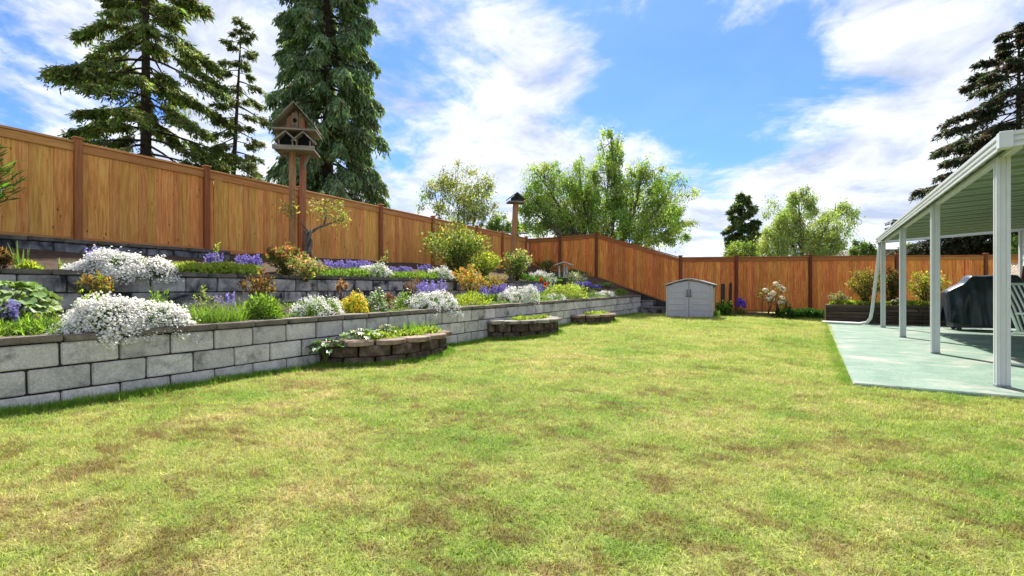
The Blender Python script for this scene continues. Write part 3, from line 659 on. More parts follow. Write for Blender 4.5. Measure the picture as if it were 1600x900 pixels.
def spikes(loc, rx, ry, h, label, n=60, flower=PURPLE, leaf=GREEN, leaf2=LIME, top=.45, name='flower_clump', bl=.012, fl=.018, nl=300, lh=.65, cat='plant', group=None):
    rg = rng_(); t = root(name, loc, label, cat, group)
    def base(k): a = rg.uniform(0, 6.28, k); r = np.sqrt(rg.uniform(0, 1, k)); return np.stack([r * np.cos(a) * rx, r * np.sin(a) * ry, 0 * a], 1)
    P = base(nl); V, F = blades(P, rg.uniform(.5, 1.1, nl) * h * lh, rg.uniform(.7, 1.4, nl) * bl, rg.uniform(.1, 1.1, nl), rg.uniform(0, 6.28, nl)); part('foliage', [(V, F)], 'leaf', t, [tint(nl, 6, leaf, .2, rg, leaf2)])
    if flower is not None:
        P = base(n); H = rg.uniform(.7, 1.1, n) * h; ln = rg.uniform(0, .3, n); az = rg.uniform(0, 6.28, n)
        V, F = blades(P, H, np.full(n, .006), ln, az); part('stems', [(V, F)], 'leaf', t, [tint(n, 6, GREEN, .15, rg)])
        k = 14; f = rg.uniform(1 - top, 1.02, (n, k)); dirh = np.stack([np.cos(az), np.sin(az), 0 * az], 1)
        Q = P[:, None] + dirh[:, None] * (H * ln)[:, None, None] * (f ** 1.5)[..., None]; Q[..., 2] += H[:, None] * f * (1 - .35 * ln[:, None] * f)
        Q = Q.reshape(-1, 3) + rg.normal(0, fl * .35, (n * k, 3)); V, F = discs(Q, rg.normal(0, 1, Q.shape), rg.uniform(.6, 1.2, len(Q)) * fl, rg, .5, 5)
        part('blossoms', [(V, F)], 'petal', t, [tint(len(Q), 6, flower, .16, rg)])
    return t
def shrub(loc, rx, ry, h, label, nst=9, leaf=GREEN, leaf2=LIME, tip=None, tipf=.2, ll=.07, lw=.03, per=110, stem='twig', flower=None, fn=0, fr=.03, name='shrub', low=.25, spread=.1, cat='shrub', lean=(0, 0)):
    """stems from one base, leaves gathered round the upper stems"""
    rg = rng_(); t = root(name, loc, label, cat); mb = MB(); Ps = []; Fl = []
    for i in range(nst):
        a = i * 2.4 + rg.uniform(-.4, .4); r = math.sqrt((i + .5) / nst); e = np.array((rx * r * math.cos(a) + lean[0], ry * r * math.sin(a) + lean[1], h * (1 - .38 * r * r) * rg.uniform(.82, 1.06)))
        m1 = e * np.array((.35, .35, .5)) + rg.normal(0, .03, 3) * h; m2 = e * np.array((.75, .75, .8)) + rg.normal(0, .025, 3) * h
        st_ = np.array((rg.normal(0, .02), rg.normal(0, .02), -.02)); pts = [st_, m1, m2, e]; mb.tube(pts, [.010 * h + .004, .008 * h + .003, .005 * h + .002, .002], 4)
        k = per; f = low + (1 - low) * rg.uniform(0, 1, k) ** .75; seg = np.minimum((f * 3).astype(int), 2); ff = f * 3 - seg
        pa = np.array(pts); Q = pa[seg] * (1 - ff[:, None]) + pa[np.minimum(seg + 1, 3)] * ff[:, None]
        Ps.append(Q + rg.normal(0, spread, Q.shape) * np.array((rx, ry, h * .55)) * (1.1 - .4 * f[:, None]) * 1.3)
        Fl.append(e)
    mb.obj('stems', M[stem], t, smoothf=True)
    P = np.concatenate(Ps); P[:, 2] = np.abs(P[:, 2]) + .01; n = len(P); D = rg.normal(0, 1, (n, 3)); D[:, 2] = np.abs(D[:, 2]) * .6 - .1; D += P / h * .8
    V, F = leaves(P, D, rg.uniform(.55, 1.3, n) * ll, rg.uniform(.7, 1.3, n) * lw, rg); c = tint(n, 4, leaf, .25, rg, leaf2)
    if tip is not None:
        w = np.repeat((rg.uniform(0, 1, n) < tipf + .5 * (P[:, 2] / h - .55)), 4)[:, None]; c = np.where(w, tint(n, 4, tip, .2, rg), c)
    part('foliage', [(V, F)], 'leaf', t, [c])
    if flower is not None:
        idx = rg.integers(0, n, fn); Q = P[idx] + rg.normal(0, .02, (fn, 3)); V, F = discs(Q, rg.normal(0, .7, Q.shape) + np.array((.3, -.5, .6)), rg.uniform(.6, 1.2, fn) * fr, rg); part('blossoms', [(V, F)], 'petal', t, [tint(fn, 7, flower, .08, rg)])
    return t
def mat_plant(pts, w, h, label, n, leaf=GREEN, leaf2=LIME, name='ground_cover', ll=.045, lw=.02, soil=None, flower=None, fn=0, fr=.012):
    """low spreading leaves over a strip of soil: nobody could count the plants"""
    rg = rng_(); a, b_ = np.array(pts[0]), np.array(pts[1]); f = rg.uniform(0, 1, (n, 1)); d = b_ - a; nn = np.array((-d[1], d[0])) / max(1e-6, np.linalg.norm(d))
    Q = a + d * f + nn * rg.normal(0, w * .45, (n, 1)); lump = .55 + .45 * np.sin(Q[:, 1] * 9 + Q[:, 0] * 4) * np.sin(Q[:, 1] * 4.1 + 1)
    z = soil(Q[:, 0], Q[:, 1]); P = np.column_stack([Q, z + h * rg.uniform(0, 1, n) ** .7 * (.5 + .5 * lump)])
    c0 = np.array((*a, float(soil(a[0], a[1])))); P -= c0
    D = rg.normal(0, .7, (n, 3)); D[:, 2] = np.abs(D[:, 2]) + .4; V, F = leaves(P, D, rg.uniform(.6, 1.4, n) * ll, rg.uniform(.7, 1.3, n) * lw, rg)
    o = part(name, [(V, F)], 'leaf', None, [tint(n, 4, leaf, .22, rg, leaf2)]); o.location = c0; tag(o, label, 'ground cover', kind='stuff')
    return o
def broad(loc, n, r, h, label, ll=.2, lw=.15, c1=(.11, .19, .06), c2=(.22, .29, .11), name='broad_leaf_plant', sheen=True):
    """big cupped leaves, each one a part"""
    rg = rng_(); t = root(name, loc, label)
    for i in range(n):
        a = i * 2.4 + rg.uniform(-.3, .3); q = math.sqrt((i + 1) / n); L_ = ll * rg.uniform(.75, 1.15); W_ = lw * rg.uniform(.8, 1.1)
        V = []; ns, nw = 6, 5
        for j in range(ns + 1):
            s_ = j / ns; w = W_ * math.sin(math.pi * min(1, s_ * .93 + .04)) ** .65
            for k in range(nw):
                u = k / (nw - 1) * 2 - 1; V.append((s_ * L_, u * w / 2, .10 * L_ * abs(u) - .5 * L_ * s_ * s_ * (.35 + .45 * q) + .014 * math.sin(j * 2.2 + k * 1.7)))
        F = [(j * nw + k, j * nw + k + 1, (j + 1) * nw + k + 1, (j + 1) * nw + k) for j in range(ns) for k in range(nw - 1)]
        col = tint(1, len(V), c1, .15, rg, c2); me = np_mesh('leaf', V, F, M['bigleaf'], col, True)
        link('leaf', me, t, (math.cos(a) * r * q * .7, math.sin(a) * r * q * .7, h * (1.05 - .55 * q * q)), (rg.normal(0, .2), -.35 + .3 * q, a))
        if i % 2 == 0:
            MB().tube([(0, 0, 0), (math.cos(a) * r * q * .4, math.sin(a) * r * q * .4, h * .6), (math.cos(a) * r * q * .72, math.sin(a) * r * q * .72, h * (1.04 - .55 * q * q))], .006, 4).obj('stalk', M['stem'], t)
    return t

def lo(px, X, dz=0.0): p = on_x(px, 470, X); return (X, p[1], float(lower_soil(X, p[1])) + dz)
def up(px, X, dz=0.0): p = on_x(px, 420, X); return (X, p[1], float(upper_soil(X, p[1])) + dz)
def spot(px, X, w, ytop, bed):
    """base point, half width and height of a plant from where it shows in the photograph"""
    p = on_x(px, ytop, X); z = float((lower_soil if bed == 'l' else upper_soil)(X, p[1])); s = X / ray(px, ytop)[0]; u = (px - 800) / FPX
    return (X, float(p[1]), z - .01), float(w / 2 * s / FPX / math.sqrt(1 + u * u)), max(.08, float(p[2]) - z)

# ------------------------------------------------------------------ plants of the lower bed
G_W = 'white candytuft mounds in the beds'
def white(px, X, w, yt, bed, label, n=900, fn=1100, fr=.02, stretch=1.0, droop=0.0, cover=.95, leaf=GREEN, leaf2=(.13, .2, .06)):
    l, r, h = spot(px, X, w, yt, bed); return mound(l, r * (.75 if stretch > 1 else 1), r * stretch, h * .86, label, leaf, leaf2, WHITE, cover, .045, .014, int(n * 1.8), int(fn * .85), fr, 'candytuft', .04, -.12, 'flowers', droop, G_W)
def green(px, X, w, yt, bed, label, leaf=GREEN, leaf2=LIME, n=1100, ll=.05, lw=.018, flower=None, fn=0, fr=.014, cover=.8, name='mound_plant', cat='plant'):
    l, r, h = spot(px, X, w, yt, bed); return mound(l, r, r, h, label, leaf, leaf2, flower, cover, ll, lw, n, fn, fr, name, cat=cat)
def blue(px, X, w, yt, bed, label, n=40, flower=PURPLE, nl=260, lh=.6, top=.45, fl=.016, leaf=GREEN, leaf2=LIME, bl=.012, name='bluebell_clump'):
    l, r, h = spot(px, X, w, yt, bed); return spikes(l, r, r, h, label, n, flower, leaf, leaf2, top, name, bl, fl, nl, lh, 'flowers')

mat_plant([(-5.62, -.5), (-5.62, 1.62)], .22, .13, 'low tufty grass and weeds along the cap at the left end of the lower bed', 5200, GREEN, LIME, ll=.07, lw=.012, soil=lower_soil)
l, r, h = spot(22, -6.15, 130, 432, 'l'); broad((l[0] - .1, l[1] - .06, l[2]), 64, .46, .40, 'big rumpled broad-leaved plant at the left end of the lower bed', .17, .13, (.12, .22, .06), (.30, .40, .15))
blue(20, -5.85, 30, 468, 'l', 'few pale violet flowers in front of the broad-leaved plant', 10, (.33, .29, .6), 60)
white(190, -5.54, 178, 466, 'l', 'largest white flower mound, spilling over the lower wall at left', 2600, 3000, .021, 1.25, .045)
green(140, -6.1, 60, 455, 'l', 'yellow-green low plant behind the large spilling white mound', LIME, YEL, 700)
green(245, -6.05, 50, 452, 'l', 'small leafy plant behind the right end of the large spilling white mound', GREEN, LIME, 500)
l, r, h = spot(338, -5.72, 86, 468, 'l'); spikes(l, r, r * 1.1, h * 1.15, 'fine grassy lavender clump with dry stalks in the lower bed', 26, (.42, .36, .30), GREEN, LIME, .3, 'lavender', .007, .01, 900, .95, 'plant')
blue(352, -6.1, 26, 458, 'l', 'single violet bloom cluster behind the grassy lavender clump', 12)
shrub(*(lambda l, r, h: (l, r, r, h))(*spot(316, -6.3, 26, 447, 'l')), 'thin pale-tipped seedling behind the grassy lavender clump', 4, GREEN, LIME, (.45, .42, .25), .4, .04, .015, 40, 'stem', name='seedling', cat='plant')
green(410, -5.72, 72, 460, 'l', 'rounded bright green mound between the lavender and white daisies', GREEN, LIME, 1700, .06, .022)
white(495, -5.72, 86, 462, 'l', 'white flower mound between the bright green mound and the yellow one', 1500, 800, .019, cover=.75, leaf2=LIME)
green(553, -5.7, 46, 461, 'l', 'golden yellow flower mound in the lower bed', LIME, YEL, 900, flower=GOLD, fn=1300, fr=.012, cover=.95, name='yellow_alyssum', cat='flowers')
green(589, -5.75, 42, 455, 'l', 'silvery green mound right of the golden yellow flowers', GREY, GREEN, 900, flower=WHITE, fn=260, fr=.014, cover=.6)
green(632, -5.85, 36, 456, 'l', 'dark green mound dotted white left of the second white carpet', GREEN, LIME, 700, flower=WHITE, fn=160, fr=.014, cover=.6)
shrub(*(lambda l, r, h: (l, r, r, h))(*spot(608, -6.1, 22, 455, 'l')), 'small red-leaved sprig behind the silvery mound', 5, (.2, .07, .05), (.3, .12, .06), None, 0, .04, .018, 50, name='red_sprig', cat='plant')
white(678, -5.6, 88, 455, 'l', 'long white flower carpet above the first half-round planter', 1500, 1500, .019, 1.2, .06)
blue(672, -6.3, 50, 438, 'l', 'violet bluebells behind the long white flower carpet', 46, PURPLE)
green(737, -5.8, 62, 455, 'l', 'lime green feathery mound right of the long white carpet', LIME, YEL, 1300, .06, .016)
blue(756, -6.2, 16, 447, 'l', 'small violet flower tuft behind the lime feathery mound', 14, PURPLE)
blue(780, -6.2, 34, 443, 'l', 'deep violet flower spikes left of the domed white mound', 34, (.24, .18, .55))
white(811, -5.7, 58, 445, 'l', 'domed white flower mound above the second half-round planter', 1100, 1100, .022)
blue(838, -6.2, 26, 443, 'l', 'pale blue flower spikes right of the domed white mound', 26, (.30, .28, .62))
green(842, -5.9, 32, 455, 'l', 'grassy green tuft right of the domed white mound', GREEN, LIME, 500)
white(866, -5.65, 36, 458, 'l', 'small greyish white patch left of the variegated mound', 400, 300, .02, cover=.7)
green(884, -5.9, 64, 440, 'l', 'tall pale yellow-green variegated mound near the far end of the lower bed', LIME, (.40, .42, .14), 1900, .07, .03)
blue(908, -6.5, 30, 440, 'l', 'deep blue irises right of the variegated mound', 40, BLUE, fl=.026)
blue(929, -6.3, 22, 446, 'l', 'second deep blue iris clump nearer the corner fence', 30, BLUE, fl=.026)
green(915, -5.8, 46, 455, 'l', 'dark grassy clump below the deep blue irises', DEEP, GREEN, 700, .08, .012)
white(945, -5.7, 34, 455, 'l', 'frosty white low plant near the far end of the lower wall', 500, 420, .022, cover=.8, leaf=GREY, leaf2=GREY)
green(965, -5.8, 28, 452, 'l', 'last small green mound before the lower wall ends', GREEN, LIME, 600)
green(940, -6.4, 40, 443, 'l', 'grey-green leafy clump against the sloping corner fence', GREY, GREEN, 700, .07, .025)
mat_plant([(-5.62, 3.3), (-5.62, 16.8)], .12, .06, 'sparse creeping greenery along the cap of the lower bed', 5200, GREEN, LIME, soil=lower_soil, ll=.03, lw=.014)
mat_plant([(-6.5, 1.0), (-6.5, 15.0)], .3, .07, 'scattered small weeds in the middle of the lower bed', 4200, GREEN, LIME, soil=lower_soil, ll=.05, lw=.02)
# shrubs that stand in the lower bed against the middle wall
shrub(*(lambda l, r, h: (l, r, r, h))(*spot(405, -6.75, 62, 424, 'l')), 'sparse brown-leaved rose with bare canes against the middle wall', 9, (.22, .13, .05), (.16, .17, .05), (.34, .12, .06), .25, .06, .03, 45, name='rose_bush')
shrub(*(lambda l, r, h: (l, r, r, h))(*spot(150, -6.85, 62, 425, 'l')), 'leggy yellowing shrub below the upper white mound', 9, (.20, .17, .04), (.14, .18, .05), (.38, .22, .06), .3, .05, .025, 50, name='rose_bush')
l, r, h = spot(533, -6.8, 26, 436, 'l'); shrub(l, r, r, h, 'dead brown flower head on thin stalks before the middle wall', 6, (.28, .15, .10), (.40, .24, .17), None, 0, .05, .02, 60, name='dried_flower', low=.7, cat='plant')
shrub(*(lambda l, r, h: (l, r, r, h))(*spot(648, -6.8, 40, 432, 'l')), 'thin reddish seedling before the middle wall near the bluebells', 5, (.25, .10, .07), (.2, .15, .06), None, 0, .04, .02, 40, name='red_sprig', cat='plant')
shrub(*(lambda l, r, h: (l, r, r, h))(*spot(735, -6.7, 60, 416, 'l')), 'shrub with orange and yellow flowers before the middle wall', 12, LIME, YEL, (.55, .30, .10), .25, .05, .025, 80, flower=ORANGE, fn=200, fr=.035, name='azalea')
shrub(*(lambda l, r, h: (l, r, r, h))(*spot(775, -6.75, 42, 428, 'l')), 'small amber-leaved shrub right of the orange flowered one', 8, (.33, .20, .05), (.25, .22, .05), None, 0, .05, .025, 70, name='amber_shrub')

# ------------------------------------------------------------------ plants of the upper bed
def iris(px, X, yt, label, n=9):
    l, r, h = spot(px, X, 24, yt, 'u'); rg = rng_(); t = root('iris_plant', l, label)
    for i in range(n):
        V, F = blades(np.array([[rg.normal(0, .03), rg.normal(0, .04), 0]]), np.array([h * rg.uniform(.6, 1.05)]), np.array([.03]), np.array([rg.uniform(.05, .5)]), np.array([rg.uniform(0, 6.28)]), 4)
        link('leaf', np_mesh('leaf', V, F, M['leaf'], tint(1, len(V), (.17, .28, .06), .1, rg)), t)
iris(33, -7.6, 368, 'tall lone iris with sword leaves at the far left of the upper bed', 8)
iris(100, -7.5, 396, 'short iris tuft left of the upper white mound', 8)
iris(57, -7.6, 402, 'small iris shoots between the two larger irises', 5)
green(45, -7.45, 34, 410, 'u', 'flat yellow-green plant at the foot of the tall lone iris', LIME, YEL, 400, .06, .03)
shrub(*(lambda l, r, h: (l, r, r, h))(*spot(4, -7.7, 40, 392, 'u')), 'rusty red sedum at the left edge of the upper bed', 9, (.25, .11, .06), (.20, .17, .07), None, 0, .05, .025, 70, name='sedum', cat='plant')
white(190, -7.30, 140, 396, 'u', 'broad white mound hanging over the middle wall in the upper bed', 2200, 2300, .025, 1.2, .06)
blue(162, -7.9, 50, 387, 'u', 'violet flowers peeping over the upper white mound', 34)
mat_plant([on_x(262, 420, -7.5)[:2], on_x(395, 420, -7.5)[:2]],   .24, .15, 'bright leafy ground cover along the upper bed right of its white mound', 4800, LIME, YEL, soil=upper_soil, ll=.07, lw=.034)
blue(335, -8.0, 30, 395, 'u', 'violet flowers by the end of the short black wall', 24)
shrub(*(lambda l, r, h: (l, r, r, h))(*spot(338, -8.1, 16, 378, 'u')), 'thin pale sapling beside the end of the short black wall', 3, LIME, YEL, (.5, .45, .25), .3, .05, .02, 40, 'stem', name='seedling', cat='plant')
blue(389, -8.2, 46, 398, 'u', 'violet bluebell patch left of the red-tipped rose', 55)
shrub(*(lambda l, r, h: (l, r * .9, r * .9, h))(*spot(448, -7.5, 78, 383, 'u')), 'red-tipped rose bush leaning over the middle wall by the birdhouse posts', 16, GREEN, (.2, .2, .07), (.45, .17, .11), .3, .06, .032, 110, name='rose_bush', low=.05)
shrub(*(lambda l, r, h: (l, r, r, .38))(*spot(478, -7.12, 72, 425, 'u')), 'trailing pinkish rose spilling over the middle wall', 12, (.22, .25, .12), LIME, PINK, .35, .05, .026, 80, name='rose_bush', low=.05)
mat_plant([on_x(492, 420, -7.45)[:2], on_x(690, 420, -7.45)[:2]], .2, .14, 'green leafy strip along the middle of the upper bed', 5200, GREEN, LIME, soil=upper_soil, ll=.06, lw=.022)
for px, w, lab in ((498, 34, 'violet bluebells just right of the gnarled trunk'), (523, 34, 'violet bluebell drift second to the right of the gnarled trunk'), (548, 34, 'violet bluebell drift third to the right of the gnarled trunk'), (570, 22, 'violet bluebells left of the cream-white mound by the fence post')):
    blue(px, -8.3, w, 407, 'u', lab, 50)
blue(625, -8.3, 40, 416, 'u', 'violet bluebells between the cream-white mound and the large shrub', 50)
blue(665, -8.3, 22, 412, 'u', 'violet bluebells at the left foot of the large shrub', 26)
white(587, -7.5, 46, 411, 'u', 'cream-white mound below the fence post in the upper bed', 1000, 650, .022, cover=.8, leaf2=LIME)
shrub(*(lambda l, r, h: (l, r, r, h))(*spot(601, -8.6, 18, 392, 'u')), 'thin pale shoot rising before the fence post', 3, (.3, .28, .15), LIME, None, 0, .05, .02, 40, 'stem', name='seedling', cat='plant')
white(688, -7.45, 38, 417, 'u', 'small white mound at the foot of the large shrub', 700, 450, .024, cover=.8)
green(655, -7.6, 26, 423, 'u', 'low green plant left of the small white mound', GREEN, LIME, 400)
shrub(*(lambda l, r, h: (l, r, r, h))(*spot(715, -8.5, 108, 352, 'u')), 'large loose green shrub in the upper bed before the fence', 22, (.10, .17, .04), (.22, .29, .07), (.36, .37, .12), .25, .10, .04, 170, name='large_shrub', low=.08, spread=.13)
shrub(*(lambda l, r, h: (l, r, r, h))(*spot(757, -7.9, 54, 392, 'u')), 'lighter yellow-green bush right of the large shrub', 14, LIME, YEL, (.45, .42, .13), .2, .08, .035, 110, name='bush', low=.05)
shrub(*(lambda l, r, h: (l, r, r, h))(*spot(808, -7.6, 56, 392, 'u')), 'upright leafy shrub with pale tips in front of the birdhouse pole', 15, (.09, .17, .03), LIME, (.5, .46, .27), .25, .08, .036, 130, name='bush', low=.05, flower=CREAM, fn=60, fr=.03)
white(846, -7.45, 38, 421, 'u', 'grey-white mound behind the two red poppies', 700, 420, .026, cover=.7, leaf=GREY, leaf2=GREY)
pp = root('poppy', (*up(842, -7.2)[:2], 1.12), 'two scarlet poppies hanging over the end of the middle wall', 'flowers'); rg = rng_()
MB().tube([(0, 0, 0), (.06, -.02, .12), (.12, -.05, .17)], .006, 4).tube([(0, 0, 0), (.09, .06, .02), (.16, .1, .02)], .006, 4).obj('stems', M['stem'], pp)
for q in ((.12, -.05, .17), (.17, .11, .03)):
    Vp, Fp = leaves(np.array([q] * 9) + rg.normal(0, .012, (9, 3)), rg.normal(0, .6, (9, 3)) + np.array((.5, -.5, .5)), .11, .10, rg); part('blossom', [(Vp, Fp)], 'petal', pp, [tint(9, 4, RED, .1, rg)])
green(898, -7.0, 36, 424, 'l', 'silvery frosted shrub beside the white bird table', GREY, (.55, .56, .52), 1000, .08, .03)
shrub(*(lambda l, r, h: (l, r, r, h))(*spot(855, -8.6, 46, 404, 'u')), 'low grey-green shrub before the dark corner post', 9, DEEP, GREEN, (.3, .2, .12), .2, .08, .035, 70, name='bush')
mat_plant([(-7.5, 12.5), (-7.6, 17.2)], .5, .18, 'mixed low greenery in the far corner of the upper bed', 3000, DEEP, GREEN, soil=upper_soil, ll=.08, lw=.035)
# spiky shrub cut by the left edge of the picture
l = (-8.9, 1.35, float(upper_soil(-8.9, 1.35))); shrub(l, .62, .62, 1.35, 'feathery green bush at the left edge before the fence', 18, (.05, .13, .02), (.12, .22, .04), None, 0, .20, .022, 120, 'stem', name='feathery_bush', low=.55, spread=.16)

# gnarled little tree that grows against the birdhouse post
gt = root('gnarled_tree', (-8.05, on_x(482, 425, -8.05)[1], 1.22), 'small gnarled tree with one bent limb twisted round the birdhouse post', 'tree')
def along(pts, radii, mb, n=6): mb.tube(pts, radii, n)
tw = MB()
for ph in (0, 2.1, 4.2):
    tw.tube([(.045 * math.cos(ph + k * .9), .045 * math.sin(ph + k * .9), k * .11) for k in range(9)], [.05 - .003 * k for k in range(9)], 6)
tw.tube([(.0, .0, .8), (.05, .16, .93), (.06, .38, 1.02), (.1, .58, 1.12), (.05, .68, 1.24)], [.034, .026, .02, .014, .008], 6)
tw.tube([(.05, .30, 1.0), (.0, .38, 1.16), (-.05, .45, 1.30)], [.02, .015, .008], 5)
tw.tube([(0, 0, .85), (.02, -.2, 1.0), (0, -.38, 1.15)], [.012, .009, .005], 5)
tw.obj('trunk', M['bark_grey'], gt, smoothf=True); rg = rng_()
cl = [((.05, .55, 1.25), .17), ((.0, .40, 1.34), .15), ((.05, .72, 1.18), .10), ((-.05, .25, 1.36), .14), ((0, -.40, 1.20), .10), ((.05, .62, 1.42), .08)]
P = np.concatenate([np.array(c) + rg.normal(0, s * .75, (85, 3)) for c, s in cl]); Vg, Fg = leaves(P, rg.normal(0, 1, P.shape), rg.uniform(.05, .09, len(P)), .03, rg)
part('crown', [(Vg, Fg)], 'leaf', gt, [tint(len(P), 4, (.20, .24, .06), .2, rg, (.40, .36, .14))])

# ------------------------------------------------------------------ half-round planters on the lawn
def planter(cy, hw, dp, h, nb, label, topm, courses):
    z0 = float(lawn_z(-4.9, cy)) - .03; t = empty('half_round_planter', (-5.3, cy, z0), 0, label, 'planter', 'half-round block planters against the lower wall')
    def wedge(a0, a1, zb, zt, inset, bulge, nm, mat, par, rr):
        """a block that follows the ring, its face scalloped outwards"""
        mb = MB(); o = []; i_ = []; k = 5
        for j in range(k):
            f = j / (k - 1); a = a0 + (a1 - a0) * (.03 + .94 * f); s = 1 + bulge * math.sin(math.pi * f) / 1.0
            o.append((dp * s * math.sin(a), -hw * s * math.cos(a))); i_.append(((dp - inset) * math.sin(a), -(hw - inset) * math.cos(a)))
        ring = o + i_[::-1]; n = len(ring); dz = rr.uniform(-.006, .006)
        mb.add([(x, y, zb) for x, y in ring] + [(x, y, zt + dz) for x, y in ring], [tuple(range(n - 1, -1, -1)), tuple(range(n, 2 * n))] + [(q, (q + 1) % n, (q + 1) % n + n, q + n) for q in range(n)])
        return mb.obj(nm, mat, par, .008)
    rr = random.Random(int(cy * 10)); top_t = .065
    ch = (h - top_t) / courses
    for c in range(courses):
        sh = .5 if c % 2 else 0
        for k in range(nb + (1 if sh else 0)):
            a0 = max(0, (k - sh)) / nb * math.pi; a1 = min(nb, k + 1 - sh) / nb * math.pi
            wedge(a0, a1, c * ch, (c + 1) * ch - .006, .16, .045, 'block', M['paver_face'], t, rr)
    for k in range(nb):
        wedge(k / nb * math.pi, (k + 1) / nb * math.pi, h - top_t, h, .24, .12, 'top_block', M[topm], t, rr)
    V = [(0, 0, h - .05)]; F = []
    for k in range(17): a = k / 16 * math.pi; V.append(((dp - .16) * math.sin(a), -(hw - .16) * math.cos(a), h - .06))
    F = [(0, k + 1, k + 2) for k in range(16)]
    link('soil', np_mesh('soil', V, F, M['soil']), t); return z0 + h
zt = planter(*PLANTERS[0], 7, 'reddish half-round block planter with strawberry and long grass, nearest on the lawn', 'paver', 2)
PL1 = zt
def planter_soil(z): return lambda X, Y: np.asarray(X) * 0 + z
mat_plant([(-4.98, 4.35), (-4.95, 5.65)], .17, .11, 'low leafy greens filling the nearest half-round planter', 1900, LIME, (.30, .36, .07), soil=planter_soil(zt - .05), ll=.055, lw=.026)
tg = root('ornamental_grass', (-5.08, 5.4, zt - .06), 'bright upright grass clump at the back of the nearest half-round planter', 'grass clump'); rg = rng_(); n = 420
P = np.stack([rg.normal(0, .09, n), rg.normal(0, .26, n), 0 * rg.uniform(0, 1, n)], 1); V, F = blades(P, rg.uniform(.12, .30, n), rg.uniform(.007, .013, n), rg.uniform(.1, .7, n), rg.uniform(0, 6.28, n), 3)
part('blades', [(V, F)], 'leaf', tg, [tint(n, 8, (.13, .28, .025), .2, rg, (.26, .40, .05))])
broad((-5.0, 4.3, zt - .05), 16, .28, .16, 'strawberry-like leaves at the left end of the nearest half-round planter', .12, .10, (.08, .17, .045), (.24, .30, .14))
broad((-5.12, 3.86, .06), 18, .2, .26, 'dark leafy weed growing between the wall and the nearest planter', .13, .10, (.04, .11, .03), (.09, .19, .05))
broad((-5.12, 4.85, zt - .05), 12, .14, .19, 'silvery leaved clump in the middle of the nearest half-round planter', .10, .07, (.22, .27, .15), (.35, .38, .22))
zt = planter(*PLANTERS[1], 8, 'grey-topped half-round block planter, two courses high, second along the wall', 'paver_grey', 2)
mat_plant([(-4.98, 8.1), (-4.98, 9.3)], .16, .09, 'short bright greens filling the second half-round planter', 1500, LIME, (.32, .38, .07), soil=planter_soil(zt - .05), ll=.05, lw=.022)
zt = planter(*PLANTERS[2], 6, 'farthest half-round block planter near the steps', 'paver', 1)
mat_plant([(-4.98, 11.8), (-4.98, 12.9)], .16, .09, 'short bright greens filling the farthest half-round planter', 1100, LIME, (.32, .38, .07), soil=planter_soil(zt - .05), ll=.06, lw=.028)

# ------------------------------------------------------------------ birdhouse on two posts
BX = -8.2; bp = on_x(465, 420, BX); bh = empty('birdhouse', (BX, bp[1], 1.2), R(0), 'weathered two-storey birdhouse on twin red-brown posts', 'birdhouse')
Z = lambda py: float(on_x(465, py, BX)[2]) - 1.2
bz = R(-48)                                   # the house is turned a little toward the lawn
Rz = Matrix.Rotation(bz, 3, 'Z')
for dy in (-.108, .108):
    MB().box((0, 0, (Z(236) - .1) / 2), (.085, .095, Z(236) + .1)).obj('post', M['birdpost'], bh, .006, loc=(0, dy, 0))
ho = bh
def bpart(name, mb, mat, bev=.004, par=None):
    o = mb.obj(name, M[mat], par or bh, bev, loc=(0, 0, 0), rot=(0, 0, bz + R(90))); o.scale = (.78, .76, .96); return o
pz = Z(233)
for dy in (-.16, .16): bpart('bracket', MB().bar((dy * 1.7, -.05, pz - .01), (dy * .9, 0, pz - .26), .05, .05), 'oldwood')
for k in range(4): bpart('platform_board', MB().box((0, -.27 + k * .18, pz + .03), (.90, .172, .045)), 'oldwood', .006)
bpart('edge_board', MB().box((0, -.38, pz + .045), (.93, .03, .085)), 'oldwood')
bpart('lower_shade_core', MB().box((0, .08, pz + .18), (.58, .36, .26)), 'darkboard')  # solid core coloured dark to stand for the shade of an open storey
for dx in (-.19, .2):
    w = .20; q = pz + .19
    g = bpart('porch_shade', MB().prism([(dx - w + .03, pz + .055), (dx + w - .03, pz + .055), (dx + w - .03, q), (dx, q + .14), (dx - w + .03, q)], -.22, -.14), 'dark', 0)  # solid gable panel, shade of the open porch painted in near-black
    for sg in (-1, 1): bpart('porch_roof', MB().bar((dx, -.2, q + .17), (dx + sg * (w + .05), -.2, q - .02), .32, .028, (0, 1, 0)) if False else MB().prism([(dx, q + .155), (dx, q + .185), (dx + sg * (w + .06), q), (dx + sg * (w + .04), q - .03)], -.36, -.1), 'oldwood', .003)
    for sx in (-.15, .15): bpart('porch_post', MB().box((dx + sx, -.30, pz + .125), (.035, .035, .15)), 'oldwood_z', .003)
bpart('side_box', MB().box((-.40, .0, pz + .13), (.09, .2, .15)), 'oldwood_z')
fz = pz + .40
for k in range(3): bpart('floor_board', MB().box((0, -.26 + k * .24, fz), (.98, .232, .035)), 'oldwood', .005)
bpart('upper_house', MB().prism([(-.2, fz + .018), (.2, fz + .018), (.2, fz + .24), (0, fz + .40), (-.2, fz + .24)], -.18, .26), 'birdpost', .003)
bpart('front_panel', MB().box((-.01, -.2, fz + .19), (.15, .03, .32)), 'oldwood_z', .004)
hole = MB(); hole.tube([(-.01, -.222, fz + .20), (-.01, -.21, fz + .20)], .045, 12); bpart('hole_shade_disc', hole, 'dark', 0)  # near-black disc on the panel, paints the shade inside the hole
bpart('perch', MB().bar((-.01, -.21, fz + .11), (-.01, -.31, fz + .10), .018, .018), 'oldwood')
